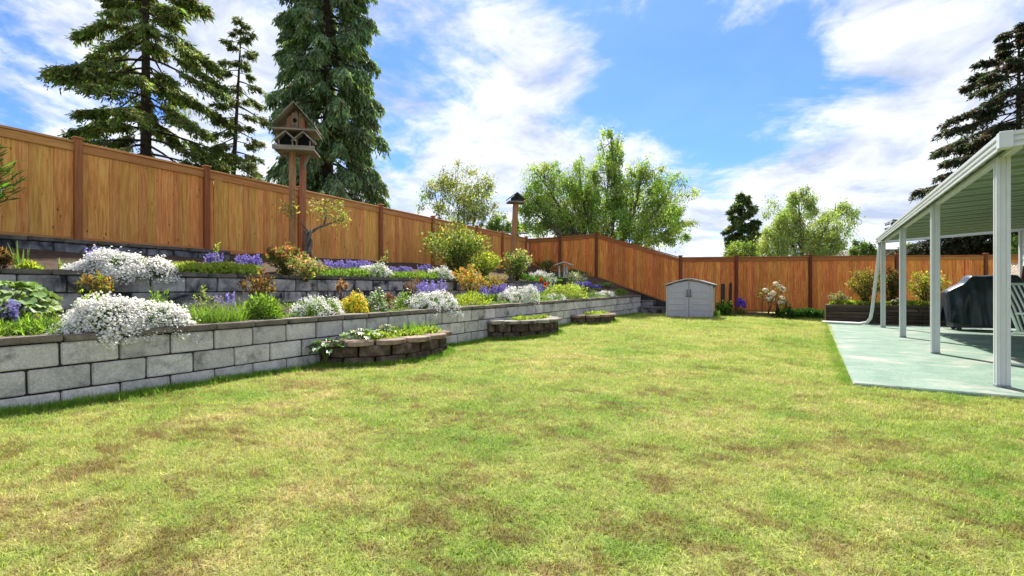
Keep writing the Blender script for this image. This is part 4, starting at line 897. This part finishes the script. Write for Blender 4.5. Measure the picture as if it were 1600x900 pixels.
for sg in (-1, 1):
    for k in range(3):
        f0, f1 = k / 3, (k + 1) / 3
        xa, za = sg * .46 * f0, fz + .50 - .42 * f0; xb, zb = sg * .46 * (f1 + .03), fz + .50 - .42 * (f1 + .03)
        bpart('roof_board', MB().prism([(xa, za), (xa, za + .03), (xb, zb + .03 - .004), (xb, zb - .004)], -.40, .34), 'oldwood', .003)
bpart('ridge_stick', MB().box((-.12, .0, fz + .53), (.02, .02, .2)), 'oldwood_z', 0)

# second birdhouse on a leaning pole at the far corner
p0 = at_depth(799, 400, 16.6); p1 = at_depth(806, 318, 16.6)
b2 = empty('birdhouse', (p0[0], p0[1], 1.3), 0, 'small grey birdhouse on a single leaning pole near the far corner', 'birdhouse')
pv_ = Vector(p1) - Vector((p0[0], p0[1], 1.3)); MB().bar((0, 0, -.1), pv_, .15, .15, (1, 0, 0)).obj('pole', M['birdpost'], b2, .01)
def b2p(name, mb, mat, bev=.004): return mb.obj(name, M[mat], b2, bev, loc=pv_, rot=(0, 0, YAW + R(14)))
b2p('platform', MB().box((0, 0, .03), (.58, .42, .05)), 'oldwood')
b2p('box', MB().prism([(-.15, .055), (.15, .055), (.15, .2), (0, .31), (-.15, .2)], -.13, .13), 'darkboard')
h2 = MB(); h2.tube([(0, -.14, .17), (0, -.128, .17)], .04, 10); b2p('hole_shade_disc', h2, 'dark', 0)  # flat near-black disc, the hole's inner shade as colour
for sg in (-1, 1): b2p('roof_board', MB().prism([(0, .33), (0, .36), (sg * .30, .14), (sg * .29, .11)], -.22, .22), 'oldwood', .003)
b2p('perch_bar', MB().bar((-.5, 0, -1.0), (.42, 0, -1.02), .05, .05), 'oldwood')

# white bird table
w0 = on_x(880, 441, -7.35); bt = empty('bird_table', (w0[0], w0[1], 1.18), 0, 'small white bird table with slanted two-leaf roof near the far corner', 'bird table')
zt_ = float(on_x(880, 413, -7.35)[2]) - 1.18
for (dx, dy) in ((-.1, -.1), (.12, .06), (-.02, .14)): MB().box((dx, dy, zt_ / 2 - .05), (.05, .05, zt_)).obj('leg', M['birdwhite'], bt, .004)
for sg in (-1, 1):
    MB().prism([(0, zt_ + .06), (0, zt_ + .085), (sg * .34, zt_ - .03), (sg * .34, zt_ - .055)], -.2, .2, Matrix.Rotation(YAW, 3, 'Z')).obj('roof_leaf', M['birdwhite'], bt, .003)
MB().box((0, .02, zt_ * .35), (.34, .34, .03)).obj('tray', M['birdwhite'], bt, .004)

# ------------------------------------------------------------------ storage shed
sh = empty('storage_shed', (-3.23, 15.85, float(lawn_z(-3.2, 15.8)) - .02), R(3), 'grey resin storage shed with double doors and low gabled lid', 'shed')
W_, D_, H_ = 1.30, 1.0, 1.02
MB().box((0, 0, H_ / 2), (W_ - .06, D_ - .08, H_)).obj('body', M['shed_side'], sh, .02)
MB().prism([(-W_ / 2 + .03, H_ - .02), (W_ / 2 - .03, H_ - .02), (W_ / 2 - .25, H_ + .09), (0, H_ + .15), (-W_ / 2 + .25, H_ + .09)], -D_ / 2 + .02, D_ / 2 - .04).obj('gable', M['shed_side'], sh, .004)
for sg in (-1, 1):
    dw = W_ / 2 - .02
    pol = [(0, .03), (dw, .03), (dw, H_ - .02), (dw * .58, H_ + .075), (0, H_ + .12)]
    pol = [(sg * (x + .006), z) for x, z in pol]
    d = MB().prism(pol, -D_ / 2 - .015, -D_ / 2 + .03).obj('door', M['shed'], sh, .008)
    for k in range(5): MB().box((sg * (dw / 2 + .03), -D_ / 2 - .02, .13 + k * .19), (dw - .14, .012, .165)).obj('panel', M['shed'], d, .006)
    MB().box((sg * .045, -D_ / 2 - .045, .80), (.022, .03, .20)).obj('handle', M['shed_dark'], d, .006)
    MB().box((sg * .05, -D_ / 2 - .03, .68), (.07, .016, .03)).obj('latch', M['shed_dark'], d, .004)
    MB().box((sg * (W_ / 2 + .0), -D_ / 2 + .01, H_ / 2), (.05, .09, H_ - .02)).obj('corner_column', M['shed_side'], sh, .012)
    MB().prism([(sg * .1, H_ + .165), (sg * .1, H_ + .195), (sg * .30, H_ + .155), (sg * (W_ / 2 + .06), H_ + .03), (sg * (W_ / 2 + .06), H_ - .005), (sg * .29, H_ + .125)], -D_ / 2 - .07, D_ / 2 + .02).obj('lid', M['shed_roof'], sh, .006)
    MB().prism([(sg * .1, H_ + .155), (sg * .1, H_ + .168), (sg * .30, H_ + .128), (sg * (W_ / 2 + .05), H_ + .002), (sg * (W_ / 2 + .05), H_ - .012), (sg * .29, H_ + .112)], -D_ / 2 - .062, D_ / 2 - .0).obj('lid_edge', M['shed_dark'], sh)
MB().box((0, -.02, H_ + .185), (.24, D_ + .1, .035)).obj('lid_ridge', M['shed_roof'], sh, .006)
for k in range(6): MB().box((W_ / 2 - .028, 0, .10 + k * .165), (.014, D_ - .16, .145)).obj('side_panel', M['shed_side'], sh, .005)
MB().box((W_ / 2 + .045, .0, H_ - .03), (.06, .5, .05)).obj('hinge', M['shed_dark'], sh, .006)

# ------------------------------------------------------------------ the bed along the back fence
for (px, yt, dep, w, lab, rnd) in ((1129, 443, 16.3, .10, 'dark square stake leaning beside the shed', False), (1141, 441, 16.5, .09, 'round-topped dark stake next to the fence post by the shed', True)):
    a = at_depth(px, yt, dep); zb = float(lawn_z(a[0], a[1])); hh = a[2] - zb
    o = MB()
    if rnd: o.prism([(-w / 2, -.05), (w / 2, -.05), (w / 2, hh - .08), (w * .25, hh), (-w * .25, hh), (-w / 2, hh - .08)], -.03, .03)
    else: o.box((0, 0, hh / 2), (w * 1.2, .06, hh))
    tag(o.obj('stake', M['darkboard'], None, .008, loc=(a[0], a[1], zb), rot=(R(-3), R(2), YAW)), lab, 'stake')
def back(px, dep): q = at_depth(px, 470, dep); return (q[0], q[1], float(lawn_z(q[0], q[1])) + .05)
q = back(1131, 15.9); mound(q, .26, .2, .42, 'leafy green weeds at the foot of the dark stakes', DEEP, GREEN, None, .8, .10, .05, 500, cat='plant', name='weed_clump')
q = back(1118, 15.0); mound((q[0], q[1], q[2] - .06), .14, .12, .22, 'small green clump at the front corner of the shed', GREEN, LIME, None, .8, .07, .02, 260, name='weed_clump')
q = back(1159, 16.2); spikes(q, .12, .12, .5, 'single blue-violet iris by the far fence post', 5, (.20, .10, .62), DEEP, GREEN, .25, 'iris_plant', .02, .055, 40, .6, 'flowers')
rb = root('cream_rose', back(1200, 16.0), 'tall rose bush with big heads of cream flowers before the far fence', 'rose'); rg = rng_()
def rel(px, py, dep=16.0): a = at_depth(px, py, dep); q = back(1200, 16.0); return np.array((a[0] - q[0], a[1] - q[1], a[2] - q[2]))
mb = MB(); heads = [(1196, 454), (1203, 462), (1208, 458), (1200, 468), (1206, 468), (1212, 444), (1218, 448), (1223, 452), (1222, 466), (1225, 472), (1219, 473)]
for (hx, hy) in heads: e = rel(hx, hy); mb.tube([(0.3 * (hx > 1210), 0.15 * (hx > 1210), 0), e * .5 + np.array((.05, .03, .05)), e], [.012, .009, .004], 4)
mb.tube([rel(1191, 488), rel(1191, 474), rel(1192, 462)], .012, 4); mb.obj('stems', M['twig'], rb, smoothf=True)
Ps = []; Ns = []
for (hx, hy) in heads:
    c = rel(hx, hy); v = unit(rg.normal(0, 1, (26, 3))); Ps.append(c + v * np.array((.085, .085, .07))); Ns.append(v)
V, F = discs(np.concatenate(Ps), np.concatenate(Ns), .045, rg, .4); part('blossoms', [(V, F)], 'petal', rb, [tint(len(np.concatenate(Ps)), 7, CREAM, .06, rg)])
P = np.concatenate([rel(*hh) + rg.normal(0, .09, (22, 3)) for hh in heads + [(1190, 458), (1188, 460), (1192, 460)]]); V, F = leaves(P, rg.normal(0, 1, P.shape), .07, .04, rg); part('foliage', [(V, F)], 'leaf', rb, [tint(len(P), 4, (.10, .12, .04), .25, rg, (.22, .17, .06))])
q = back(1226, 15.7); mound(q, .34, .24, .36, 'dark green clump under the cream rose', (.02, .05, .015), DEEP, None, .8, .08, .04, 600, name='dark_clump')
q0 = back(1240, 15.4); q1 = back(1286, 15.2)
hd = root('low_hedge', q0, 'low dark green hedge between the rose and the timber planter', 'hedge'); rg = rng_(); n = 3200
f = rg.uniform(0, 1, n); P = np.outer(f, np.array((q1[0] - q0[0], q1[1] - q0[1], 0))) + rg.normal(0, .10, (n, 3)) * np.array((1, 1, 0)); P[:, 2] = rg.uniform(0, 1, n) ** .6 * (.17 + .12 * np.sin(f * 3 + .2)) ; D = rg.normal(0, .6, (n, 3)); D[:, 2] += .7
V, F = leaves(P, D, rg.uniform(.04, .08, n), .025, rg); part('foliage', [(V, F)], 'leaf', hd, [tint(n, 4, (.02, .075, .014), .25, rg, (.05, .14, .025))])
MB().tube([(0.1, .05, -.05), (.2, .1, .1)], .012, 4).obj('stems', M['twig'], hd)

# ------------------------------------------------------------------ timber planter behind the slab
tp = empty('timber_planter', (.33, 17.32, -.03), 0, 'long raised planter of stacked dark old timbers behind the slab', 'planter')
rr = random.Random(5); LN = 3.7; RH = .098
for k in range(6):
    x = 0
    while x < LN - .01:
        w = min(rr.uniform(.7, 1.3), LN - x)
        if LN - x - w < .3: w = LN - x
        MB().box((x + w / 2, .07 + rr.uniform(-.012, .012), (k + .5) * RH), (w - .01, .14, RH - .008)).obj('timber', M['tie'], tp, .008); x += w
    for (xx) in (.07, LN - .07): MB().box((xx, .62, (k + .5) * RH), (.13, .94, RH - .012)).obj('timber', M['tie'], tp, .008)
MB().box((-.012, -.01, .30), (.03, .05, .60)).obj('corner_strip', M['oldwood_z'], tp, .004)
MB().box((LN / 2, .6, .25), (LN - .28, .9, .5)).obj('soil', M['soil'], tp)
ts = planter_soil(.48)
mat_plant([(.45, 17.62), (3.9, 17.62)], .14, .17, 'yellow-green leafy edging plants along the front of the timber planter', 3600, LIME, YEL, soil=ts, ll=.085, lw=.04)
shrub((.75, 17.8, .47), .30, .30, .42, 'grey-green shrub at the left end of the timber planter', 9, GREY, (.22, .25, .15), (.35, .2, .13), .2, .07, .04, 60, lean=(-.12, 0))
shrub((1.35, 17.75, .47), .50, .40, 1.15, 'bronze and yellow leaved shrub in the timber planter left of the pipe', 15, (.24, .24, .05), (.17, .16, .04), (.36, .25, .09), .3, .08, .04, 120, name='bronze_shrub', low=.1)
shrub((1.95, 18.1, .47), .35, .35, 1.2, 'dark green shrub in the timber planter between the posts', 11, (.03, .06, .015), (.07, .11, .025), (.2, .05, .03), .2, .08, .045, 110, name='dark_shrub', low=.15)
shrub((2.75, 17.85, .47), .48, .4, 1.1, 'airy yellow-orange shrub in the timber planter near the grill', 15, (.24, .24, .05), LIME, (.42, .25, .07), .3, .075, .035, 100, name='yellow_shrub', low=.1)
mound((2.02, 17.55, .47), .12, .12, .24, 'few pale roses among the planter leaves by the second post', GREEN, LIME, CREAM, .9, .05, .03, 120, 22, .05, 'pale_rose', cat='flowers')

# ------------------------------------------------------------------ covered grill
gr = empty('covered_grill', (3.62, 15.95, 0), R(4), 'large barbecue grill under a dark teal cover on the slab', 'grill')
rg = rng_(); nx, nr = 60, 48; V = []
def half(xf):   # top height and half depth along the grill
    x = xf * 2 - 1; ax = abs(x); return 1.0 if ax > .97 else 0
secs = [(-.86, .93, .26), (-.83, .98, .30), (-.55, 1.14, .33), (-.42, 1.33, .34), (-.38, 1.345, .35), (.38, 1.345, .35), (.42, 1.33, .34), (.55, 1.14, .33), (.83, .98, .30), (.86, .93, .26)]
xs_ = np.linspace(-.86, .86, nx)
for i, x in enumerate(xs_):
    top = np.interp(x, [s[0] for s in secs], [s[1] for s in secs]); hd_ = np.interp(x, [s[0] for s in secs], [s[2] for s in secs])
    for j in range(nr):
        s_ = j / (nr - 1) * 2 - 1; a = abs(s_); sg = 1 if s_ > 0 else -1
        if a < .30: y_ = hd_ * .8 * (a / .30); z_ = top - .03 * (a / .3) ** 2
        else:
            f = (a - .30) / .70; y_ = hd_ * (.8 + .2 * min(1, f * 3) + .10 * f); z_ = top - .03 - (top - .20) * f
        fold = 1.9 * (.022 * math.sin(x * 9 + f * 3 if a >= .3 else x * 5) + .016 * math.sin(x * 23 + j * .12 + 1) + .02 * math.sin(x * 4.1 - j * .21)) * (0.15 if a < .3 else min(1, f * 1.6))
        ex = x * (1 + .03 * (f if a >= .3 else 0)); sag = .015 * math.sin(x * 8) * (1 - a)
        V.append((ex, sg * (y_ + fold), z_ + sag + (.03 * math.sin(x * 5) if j in (0, nr - 1) else 0)))
idx = np.arange(nx * nr).reshape(nx, nr); F = np.stack([idx[:-1, :-1].ravel(), idx[:-1, 1:].ravel(), idx[1:, 1:].ravel(), idx[1:, :-1].ravel()], 1)
cv = link('cover', np_mesh('cover', V, F, M['cover'], smoothf=True), gr)
for sg in (0, nx - 1):       # closed ends of the cover
    e = [V[sg * nr + j] for j in range(nr)]; c = (np.mean([q[0] for q in e]), 0, .6); link('end_panel', np_mesh('end_panel', [c] + e, [(0, j + 1, j + 2) for j in range(nr - 1)], M['cover'], smoothf=True), cv)
MB().box((0, 0, .22), (1.5, .5, .28)).obj('cabinet', M['shed_dark'], gr, .01)
for sx in (-.62, .62):
    for sy in (-.2, .2):
        w = MB(); w.tube([(sx, sy - .02, .05), (sx, sy + .02, .05)], .05, 12); w.obj('caster', M['shed_dark'], gr)
MB().box((-.78, -.345, .27), (.07, .008, .03)).obj('maker_tag', M['galv'], cv)

# ------------------------------------------------------------------ patio chairs
def slat_chair(loc, rz, label):
    t = empty('patio_chair', loc, rz, label, 'chair', 'patio chairs on the slab')
    for sx in (-.29, .29):
        MB().tube([(sx, -.42, .02), (sx, .30, .02), (sx, .42, .06), (sx, .47, .16), (sx, .40, .30), (sx, .28, .42), (sx * .95, -.25, .43)], .016, 8).obj('spring_leg', M['chair'], t, smoothf=True)
        MB().tube([(sx, -.25, .43), (sx, -.28, .62), (sx, -.2, .66), (sx, .26, .66)], .014, 8).obj('arm_rest', M['chair'], t, smoothf=True)
    MB().tube([(-.27, .24, .43), (-.28, .34, .72), (-.26, .46, .98), (-.16, .49, 1.03), (.16, .49, 1.03), (.26, .46, .98), (.28, .34, .72), (.27, .24, .43)], .016, 8).obj('back_frame', M['chair'], t, smoothf=True)
    for k in range(7):
        x = -.21 + k * .07; MB().tube([(x, .25, .44), (x, .345, .72), (x, .485, 1.02)], .011, 6).obj('back_slat', M['chair'], t, smoothf=True)
    for k in range(7): MB().box((0, -.22 + k * .072, .43), (.54, .05, .012)).obj('seat_slat', M['chair'], t, .003)
    return t
slat_chair((2.535, 8.39, 0), R(34), 'pale green metal chair with slatted back beside the nearest post')
cc = slat_chair((3.35, 10.3, 0), R(60), 'patio chair with thick grey cushions behind the slatted chair')
cm = MB(); cm.box((0, -.02, .50), (.5, .52, .12)); cm.obj('seat_cushion', M['cushion'], cc, .04, True, seg=3)
cm = MB(); cm.box((0, .31, .80), (.52, .13, .62), Matrix.Rotation(R(-14), 3, 'X')); cm.obj('back_cushion', M['cushion'], cc, .05, True, seg=3)

# chain link gate at the end of the far fence, folded parasol by the house
gp = at_depth(1567, 400, 16.3); gt_ = empty('chain_link_gate', (gp[0], gp[1], 0), YAW, 'galvanised chain link gate beyond the grill at the right', 'gate')
for x in (0, 1.0): MB().tube([(x, 0, 0), (x, 0, 2.12 if x == 0 else 1.9)], .04, 8).obj('gate_post', M['galv'], gt_, smoothf=True)
MB().tube([(0, 0, 1.88), (1.0, 0, 1.88)], .02, 6).tube([(0, 0, .15), (1, 0, .15)], .02, 6).obj('gate_rail', M['galv'], gt_)
ml = MB()
for k in range(28):
    x0 = -1.7 + k * .1
    for sg in (1, -1):
        a = (x0, .15) if sg > 0 else (x0 + 1.73, .15); b_ = (x0 + 1.73, 1.88) if sg > 0 else (x0, 1.88)
        (xa, za), (xb, zb) = a, b_
        f0, f1 = 0.0, 1.0
        if xb != xa:
            lo_, hi_ = sorted(((0 - xa) / (xb - xa), (1 - xa) / (xb - xa))); f0, f1 = max(0, lo_), min(1, hi_)
        if f1 - f0 > .03: ml.bar((xa + (xb - xa) * f0, 0, za + (zb - za) * f0), (xa + (xb - xa) * f1, 0, za + (zb - za) * f1), .005, .005)
ml.obj('mesh_wire', M['galv'], gt_)
pq = on_x(1596, 440, 4.55); um = MB(); um.tube([(4.52, pq[1] - .15, 0.02), (4.56, pq[1] - .05, 1.1), (4.6, pq[1], 1.6)], [.03, .06, .02], 8)
tag(um.obj('folded_parasol', M['red_brown']), 'folded dark red parasol leaning on the house wall', 'parasol')
# far house roof over the fence
fr = at_depth(1385, 396, 46); fh = empty('far_house', (fr[0], fr[1], 0), YAW, 'distant dark roof just above the far fence behind the posts', 'house')
MB().box((0, 3, 1.7), (9, 6, 4.0)).obj('wall', M['siding'], fh); MB().prism([(-5, 3.5), (5, 3.5), (2.5, 5.0), (-2.5, 5.0)], -.4, 6.4).obj('roof', M['rooftile'], fh)

# ------------------------------------------------------------------ trees
def conifer(px, dep, ytip, half_px, label, dens=1.0, sparse=.25, droop=.35, c1=(.03, .055, .02), c2=(.075, .10, .03), z_low=1.0, nl=.16, nw=.055, weep=0.0, shape=.85, trunk_r=.20, name='conifer', lean=0.0, tiltpx=0, inner=.35, tip_c=None, nbr=95, cap_r=None):
    rg = rng_(); b0 = at_depth(px, HORIZON, dep); t = root(name, (b0[0], b0[1], -.35), label, 'tree')
    Ht = float(at_depth(px, ytip, dep)[2]) + .35; Rm = half_px * dep / FPX
    tx = tiltpx * dep / FPX * np.array((CA, SA))
    def tr(z): f = z / Ht; return np.array((tx[0] * f, tx[1] * f, z))
    mb = MB(); zs = np.linspace(0, Ht, 12); mb.tube([tr(z) for z in zs], [trunk_r * (1 - .96 * z / Ht) + .01 for z in zs], 8); Vs = []; Fs = []; Cs = []; off = 0
    zb = z_low; az = 0.0; fz_ = 0
    for i in range(nbr):
        f = (i + rg.uniform(0, .9)) / nbr; z = zb + (Ht - zb) * f; az += 2.39996 + rg.normal(0, .25)
        prof_ = (1 - f) ** shape * (1.0 if f > .12 else .75 + .25 * f / .12)
        Rb = Rm * prof_ * rg.uniform(.72, 1.1) + .12
        dr_ = droop * (rg.uniform(.35, 1.6) if weep < .3 else rg.uniform(.85, 1.15))
        if rg.uniform() < sparse: Rb *= rg.uniform(.45, .75)
        d = np.array((math.cos(az), math.sin(az))); k = 6; pts = []
        up_ = .12 * (f > .75) * Rb * 2
        for j in range(k):
            s_ = j / (k - 1); zz = z - dr_ * Rb * (s_ ** 1.3) + .3 * dr_ * Rb * max(0, s_ - .55) + up_ * s_; c = tr(z); pts.append((c[0] + d[0] * Rb * s_, c[1] + d[1] * Rb * s_, zz))
        mb.tube(pts, [max(.006, .035 * (1 - .9 * j / (k - 1)) * min(1.4, Rb / 1.2 + .2)) for j in range(k)], 4, False)
        pa = np.array(pts); nt2 = int((6 + 15 * Rb) * dens); s_ = inner + (1 - inner) * rg.uniform(0, 1, nt2) ** .7; q = s_ * (k - 1); a = np.minimum(q.astype(int), k - 2); B = pa[a] * (1 - (q - a))[:, None] + pa[a + 1] * (q - a)[:, None]
        side = np.where(rg.uniform(0, 1, nt2) < .5, 1, -1)[:, None]; perp = np.array((-d[1], d[0], 0)); od = np.array((d[0], d[1], -.25 * droop))
        T = unit(side * perp * rg.uniform(.4, 1.1, (nt2, 1)) + od * rg.uniform(.4, 1.0, (nt2, 1)) + rg.normal(0, .18, (nt2, 3)) - np.array((0, 0, 1)) * (.25 + weep * 2.2))
        TL = rg.uniform(.35, .8, nt2) * (.30 + .24 * Rb) * (1.15 - .55 * s_) * (1 + weep * .5)
        m_ = 13 if weep < .3 else 10; g = rg.uniform(.05, 1, (nt2, m_)); Q = B[:, None] + T[:, None] * (TL[:, None] * g)[..., None]; Q[..., 2] -= (.25 + weep) * (TL[:, None] * g) ** 2
        DD = T[:, None] + rg.normal(0, .42, (nt2, m_, 3)); DD[..., 2] -= .2 + weep
        Q = Q.reshape(-1, 3) + rg.normal(0, .03, (nt2 * m_, 3)); V, F = leaves(Q, DD.reshape(-1, 3), rg.uniform(.6, 1.3, len(Q)) * nl, rg.uniform(.7, 1.3, len(Q)) * nw, rg, .1)
        c = tint(nt2, m_ * 4, c1, .3, rg, c2)
        if tip_c is not None: w = np.repeat(rg.uniform(0, 1, len(Q)) < .16, 4)[:, None]; c = np.where(w, tint(len(Q), 4, tip_c, .2, rg), c)
        Vs.append(V); Fs.append(F + off); off += len(V); Cs.append(c)
    mb.obj('trunk', M['bark'], t, smoothf=True)
    link('crown', np_mesh('crown', np.concatenate(Vs), np.concatenate(Fs), M['needle'], np.concatenate(Cs)), t)
    return t
conifer(228, 17.5, -260, 158, 'tall open spruce with a dark trunk behind the left fence', 2.3, .35, .42, (.12, .20, .06), (.32, .38, .11), 2.2, .17, .05, .14, .62, .26, 'spruce', inner=.35, tip_c=(.17, .12, .045), nbr=145)
conifer(352, 19.5, 26, 92, 'thin sparse spruce between the two big conifers behind the fence', 1.25, .5, .30, (.10, .15, .055), (.24, .28, .10), 2.0, .16, .045, .12, .72, .15, 'spruce', tiltpx=26, inner=.4, tip_c=(.15, .11, .045), nbr=80)
conifer(512, 17.0, -330, 92, 'dense blue-green weeping conifer behind the birdhouse', 2.9, .02, .5, (.13, .225, .10), (.31, .40, .20), 1.2, .19, .058, .55, .42, .25, 'weeping_conifer', inner=.3, nbr=240)
conifer(1160, 33, 303, 48, 'small dark spruce standing left of the drooping pale tree', 1.3, .45, .3, (.08, .135, .05), (.2, .24, .08), 2.0, .28, .10, 0, .7, .18, 'spruce', nbr=70)
conifer(1592, 25, 38, 172, 'big dark purplish spruce above the patio roof', 2.0, .4, .30, (.034, .056, .034), (.09, .12, .065), 4.0, .22, .065, .1, .62, .28, 'spruce', inner=.3, tip_c=(.17, .07, .06), nbr=115)
conifer(1510, 27, 330, 85, 'low dark conifer seen under the patio roof', 1.6, .2, .25, (.022, .034, .022), (.05, .07, .04), 1.8, .26, .09, 0, .6, .16, 'spruce', nbr=40)

def broadleaf(px, dep, label, lobes, per, ncl, ll, c1, c2, trunk_r=.12, name='tree', stems=1, z_fork=2.0, hang=.25, spread=.34, rdep=.8, bark='bark_grey', lw=.5):
    """lobes: (px, py, half width px, half height px) of the crown's masses as they stand in the photograph"""
    rg = rng_(); b0 = at_depth(px, HORIZON, dep); t = root(name, (b0[0], b0[1], -.35), label, 'tree'); org = np.array((b0[0], b0[1], -.35)); mb = MB(); k_ = dep / FPX
    Vs = []; Fs = []; Cs = []; off = 0; area = sum(l[2] * l[3] for l in lobes)
    for li, (lx, ly, hw, hh) in enumerate(lobes):
        c = at_depth(lx, ly, dep + rg.normal(0, .3) * hw * k_) - org; rx, rz = hw * k_, hh * k_; ry = rx * rdep
        s0 = np.array((rg.normal(0, .12), rg.normal(0, .12), 0)) if stems > 1 else np.zeros(3)
        fork = np.array((c[0] * .15, c[1] * .15, min(z_fork, c[2] * .6))); top_ = c + np.array((0, 0, rz * .7))
        limb = [s0, fork * np.array((.5, .5, .5)) + s0 * .5, fork, fork * .4 + c * .6 + rg.normal(0, .12, 3), c, top_]
        mb.tube(limb, [trunk_r, trunk_r * .85, trunk_r * .65, trunk_r * .42, trunk_r * .26, .008], 6, False)
        la = np.array(limb)
        n_ = max(4, int(ncl * hw * hh / area))
        for q in range(n_):
            v = unit(rg.normal(0, 1, (1, 3)))[0]; r = rg.uniform(.25, 1) ** .45 * (1 + .16 * rg.normal()); e = c + np.array((CA * v[0] * rx - SA * v[1] * ry, SA * v[0] * rx + CA * v[1] * ry, v[2] * rz)) * r
            s_ = rg.uniform(2.3, 4.6); a = int(s_); B = la[a] * (1 - (s_ - a)) + la[min(a + 1, 5)] * (s_ - a)
            if B[2] > e[2] + .5: B = la[2] * .4 + la[3] * .6
            m1 = B * .5 + e * .5 + np.array((0, 0, .12 * np.linalg.norm(e - B))) + rg.normal(0, .05, 3)
            mb.tube([B, m1, e], [.02 * min(1, trunk_r / .1), .012, .004], 3, False)
            nlv = int(per * rg.uniform(.5, 1.3)); cs = spread * (rx + rz) / 2 * rg.uniform(.6, 1.2); cs = min(cs, .62)
            f = rg.uniform(0, 1, (nlv, 1)); P = e + (m1 - e) * f * .5 + rg.normal(0, cs * .5, (nlv, 3)); P[:, 2] -= hang * np.abs(rg.normal(0, cs, nlv))
            D = rg.normal(0, .6, (nlv, 3)); D[:, 2] -= .35 + hang
            V, F = leaves(P, D, rg.uniform(.6, 1.3, nlv) * ll, rg.uniform(.7, 1.3, nlv) * ll * lw, rg, .12)
            cb = tint(1, 1, c1, .16, rg, c2)[0]; Vs.append(V); Fs.append(F + off); off += len(V); Cs.append(tint(nlv, 4, cb, .2, rg))
    mb.obj('trunk', M[bark], t, smoothf=True)
    link('crown', np_mesh('crown', np.concatenate(Vs), np.concatenate(Fs), M['leaf'], np.concatenate(Cs)), t)
    return t
broadleaf(715, 26, 'airy pale yellow-green tree with many thin upright stems behind the fence', [(680, 300, 30, 28), (712, 280, 32, 26), (748, 305, 34, 34), (725, 325, 50, 24), (770, 335, 26, 18)], 75, 130, .13, (.24, .29, .085), (.44, .46, .20), .06, 'airy_tree', 3, 2.2, .1, .3)
broadleaf(950, 20.5, 'large birch-like tree with hanging leaf sprays over the far corner fence', [(850, 285, 42, 46), (832, 330, 30, 44), (872, 350, 40, 38), (905, 275, 34, 38), (955, 225, 27, 38), (950, 285, 38, 40), (1000, 290, 44, 40), (1045, 300, 46, 34), (1015, 350, 62, 36), (945, 345, 52, 36), (1060, 348, 28, 30), (895, 320, 52, 50)], 130, 520, .10, (.17, .30, .06), (.44, .54, .15), .12, 'birch_tree', 1, 2.2, .55, .22)
broadleaf(1255, 27, 'drooping pale green willow-like tree behind the far fence', [(1248, 315, 26, 26), (1225, 345, 34, 30), (1255, 370, 56, 32), (1210, 378, 34, 26), (1305, 330, 34, 20), (1290, 372, 46, 28)], 170, 190, .14, (.25, .34, .11), (.47, .55, .21), .14, 'willow_tree', 1, 2.6, .6, .3, lw=.35)
broadleaf(1148, 24, 'light green bush rising at the foot of the small dark spruce', [(1160, 388, 26, 20)], 110, 24, .14, (.17, .25, .06), (.32, .40, .10), .05, 'bush', 1, 1.0)
broadleaf(1346, 34, 'small round green tree top above the far fence left of the pipe', [(1346, 388, 20, 14)], 110, 22, .17, (.10, .17, .045), (.2, .28, .08), .06, 'small_tree', 1, 1.5)
broadleaf(1428, 30, 'pale thin bush top between the patio posts', [(1425, 390, 14, 14), (1440, 396, 16, 10)], 60, 14, .14, (.19, .25, .07), (.34, .38, .14), .05, 'small_tree', 1, 1.5)
broadleaf(1582, 21, 'leafy light green bush over the gate by the house', [(1582, 385, 18, 18), (1604, 388, 16, 16)], 110, 26, .13, (.15, .25, .05), (.3, .40, .09), .05, 'bush', 1, 1.0)
broadleaf(800, 25, 'dark leafy shrub tops between the airy tree and the birch', [(786, 352, 16, 16), (808, 356, 14, 14), (765, 356, 12, 10)], 90, 26, .13, (.08, .16, .04), (.18, .27, .07), .05, 'small_tree', 1, 2.0)
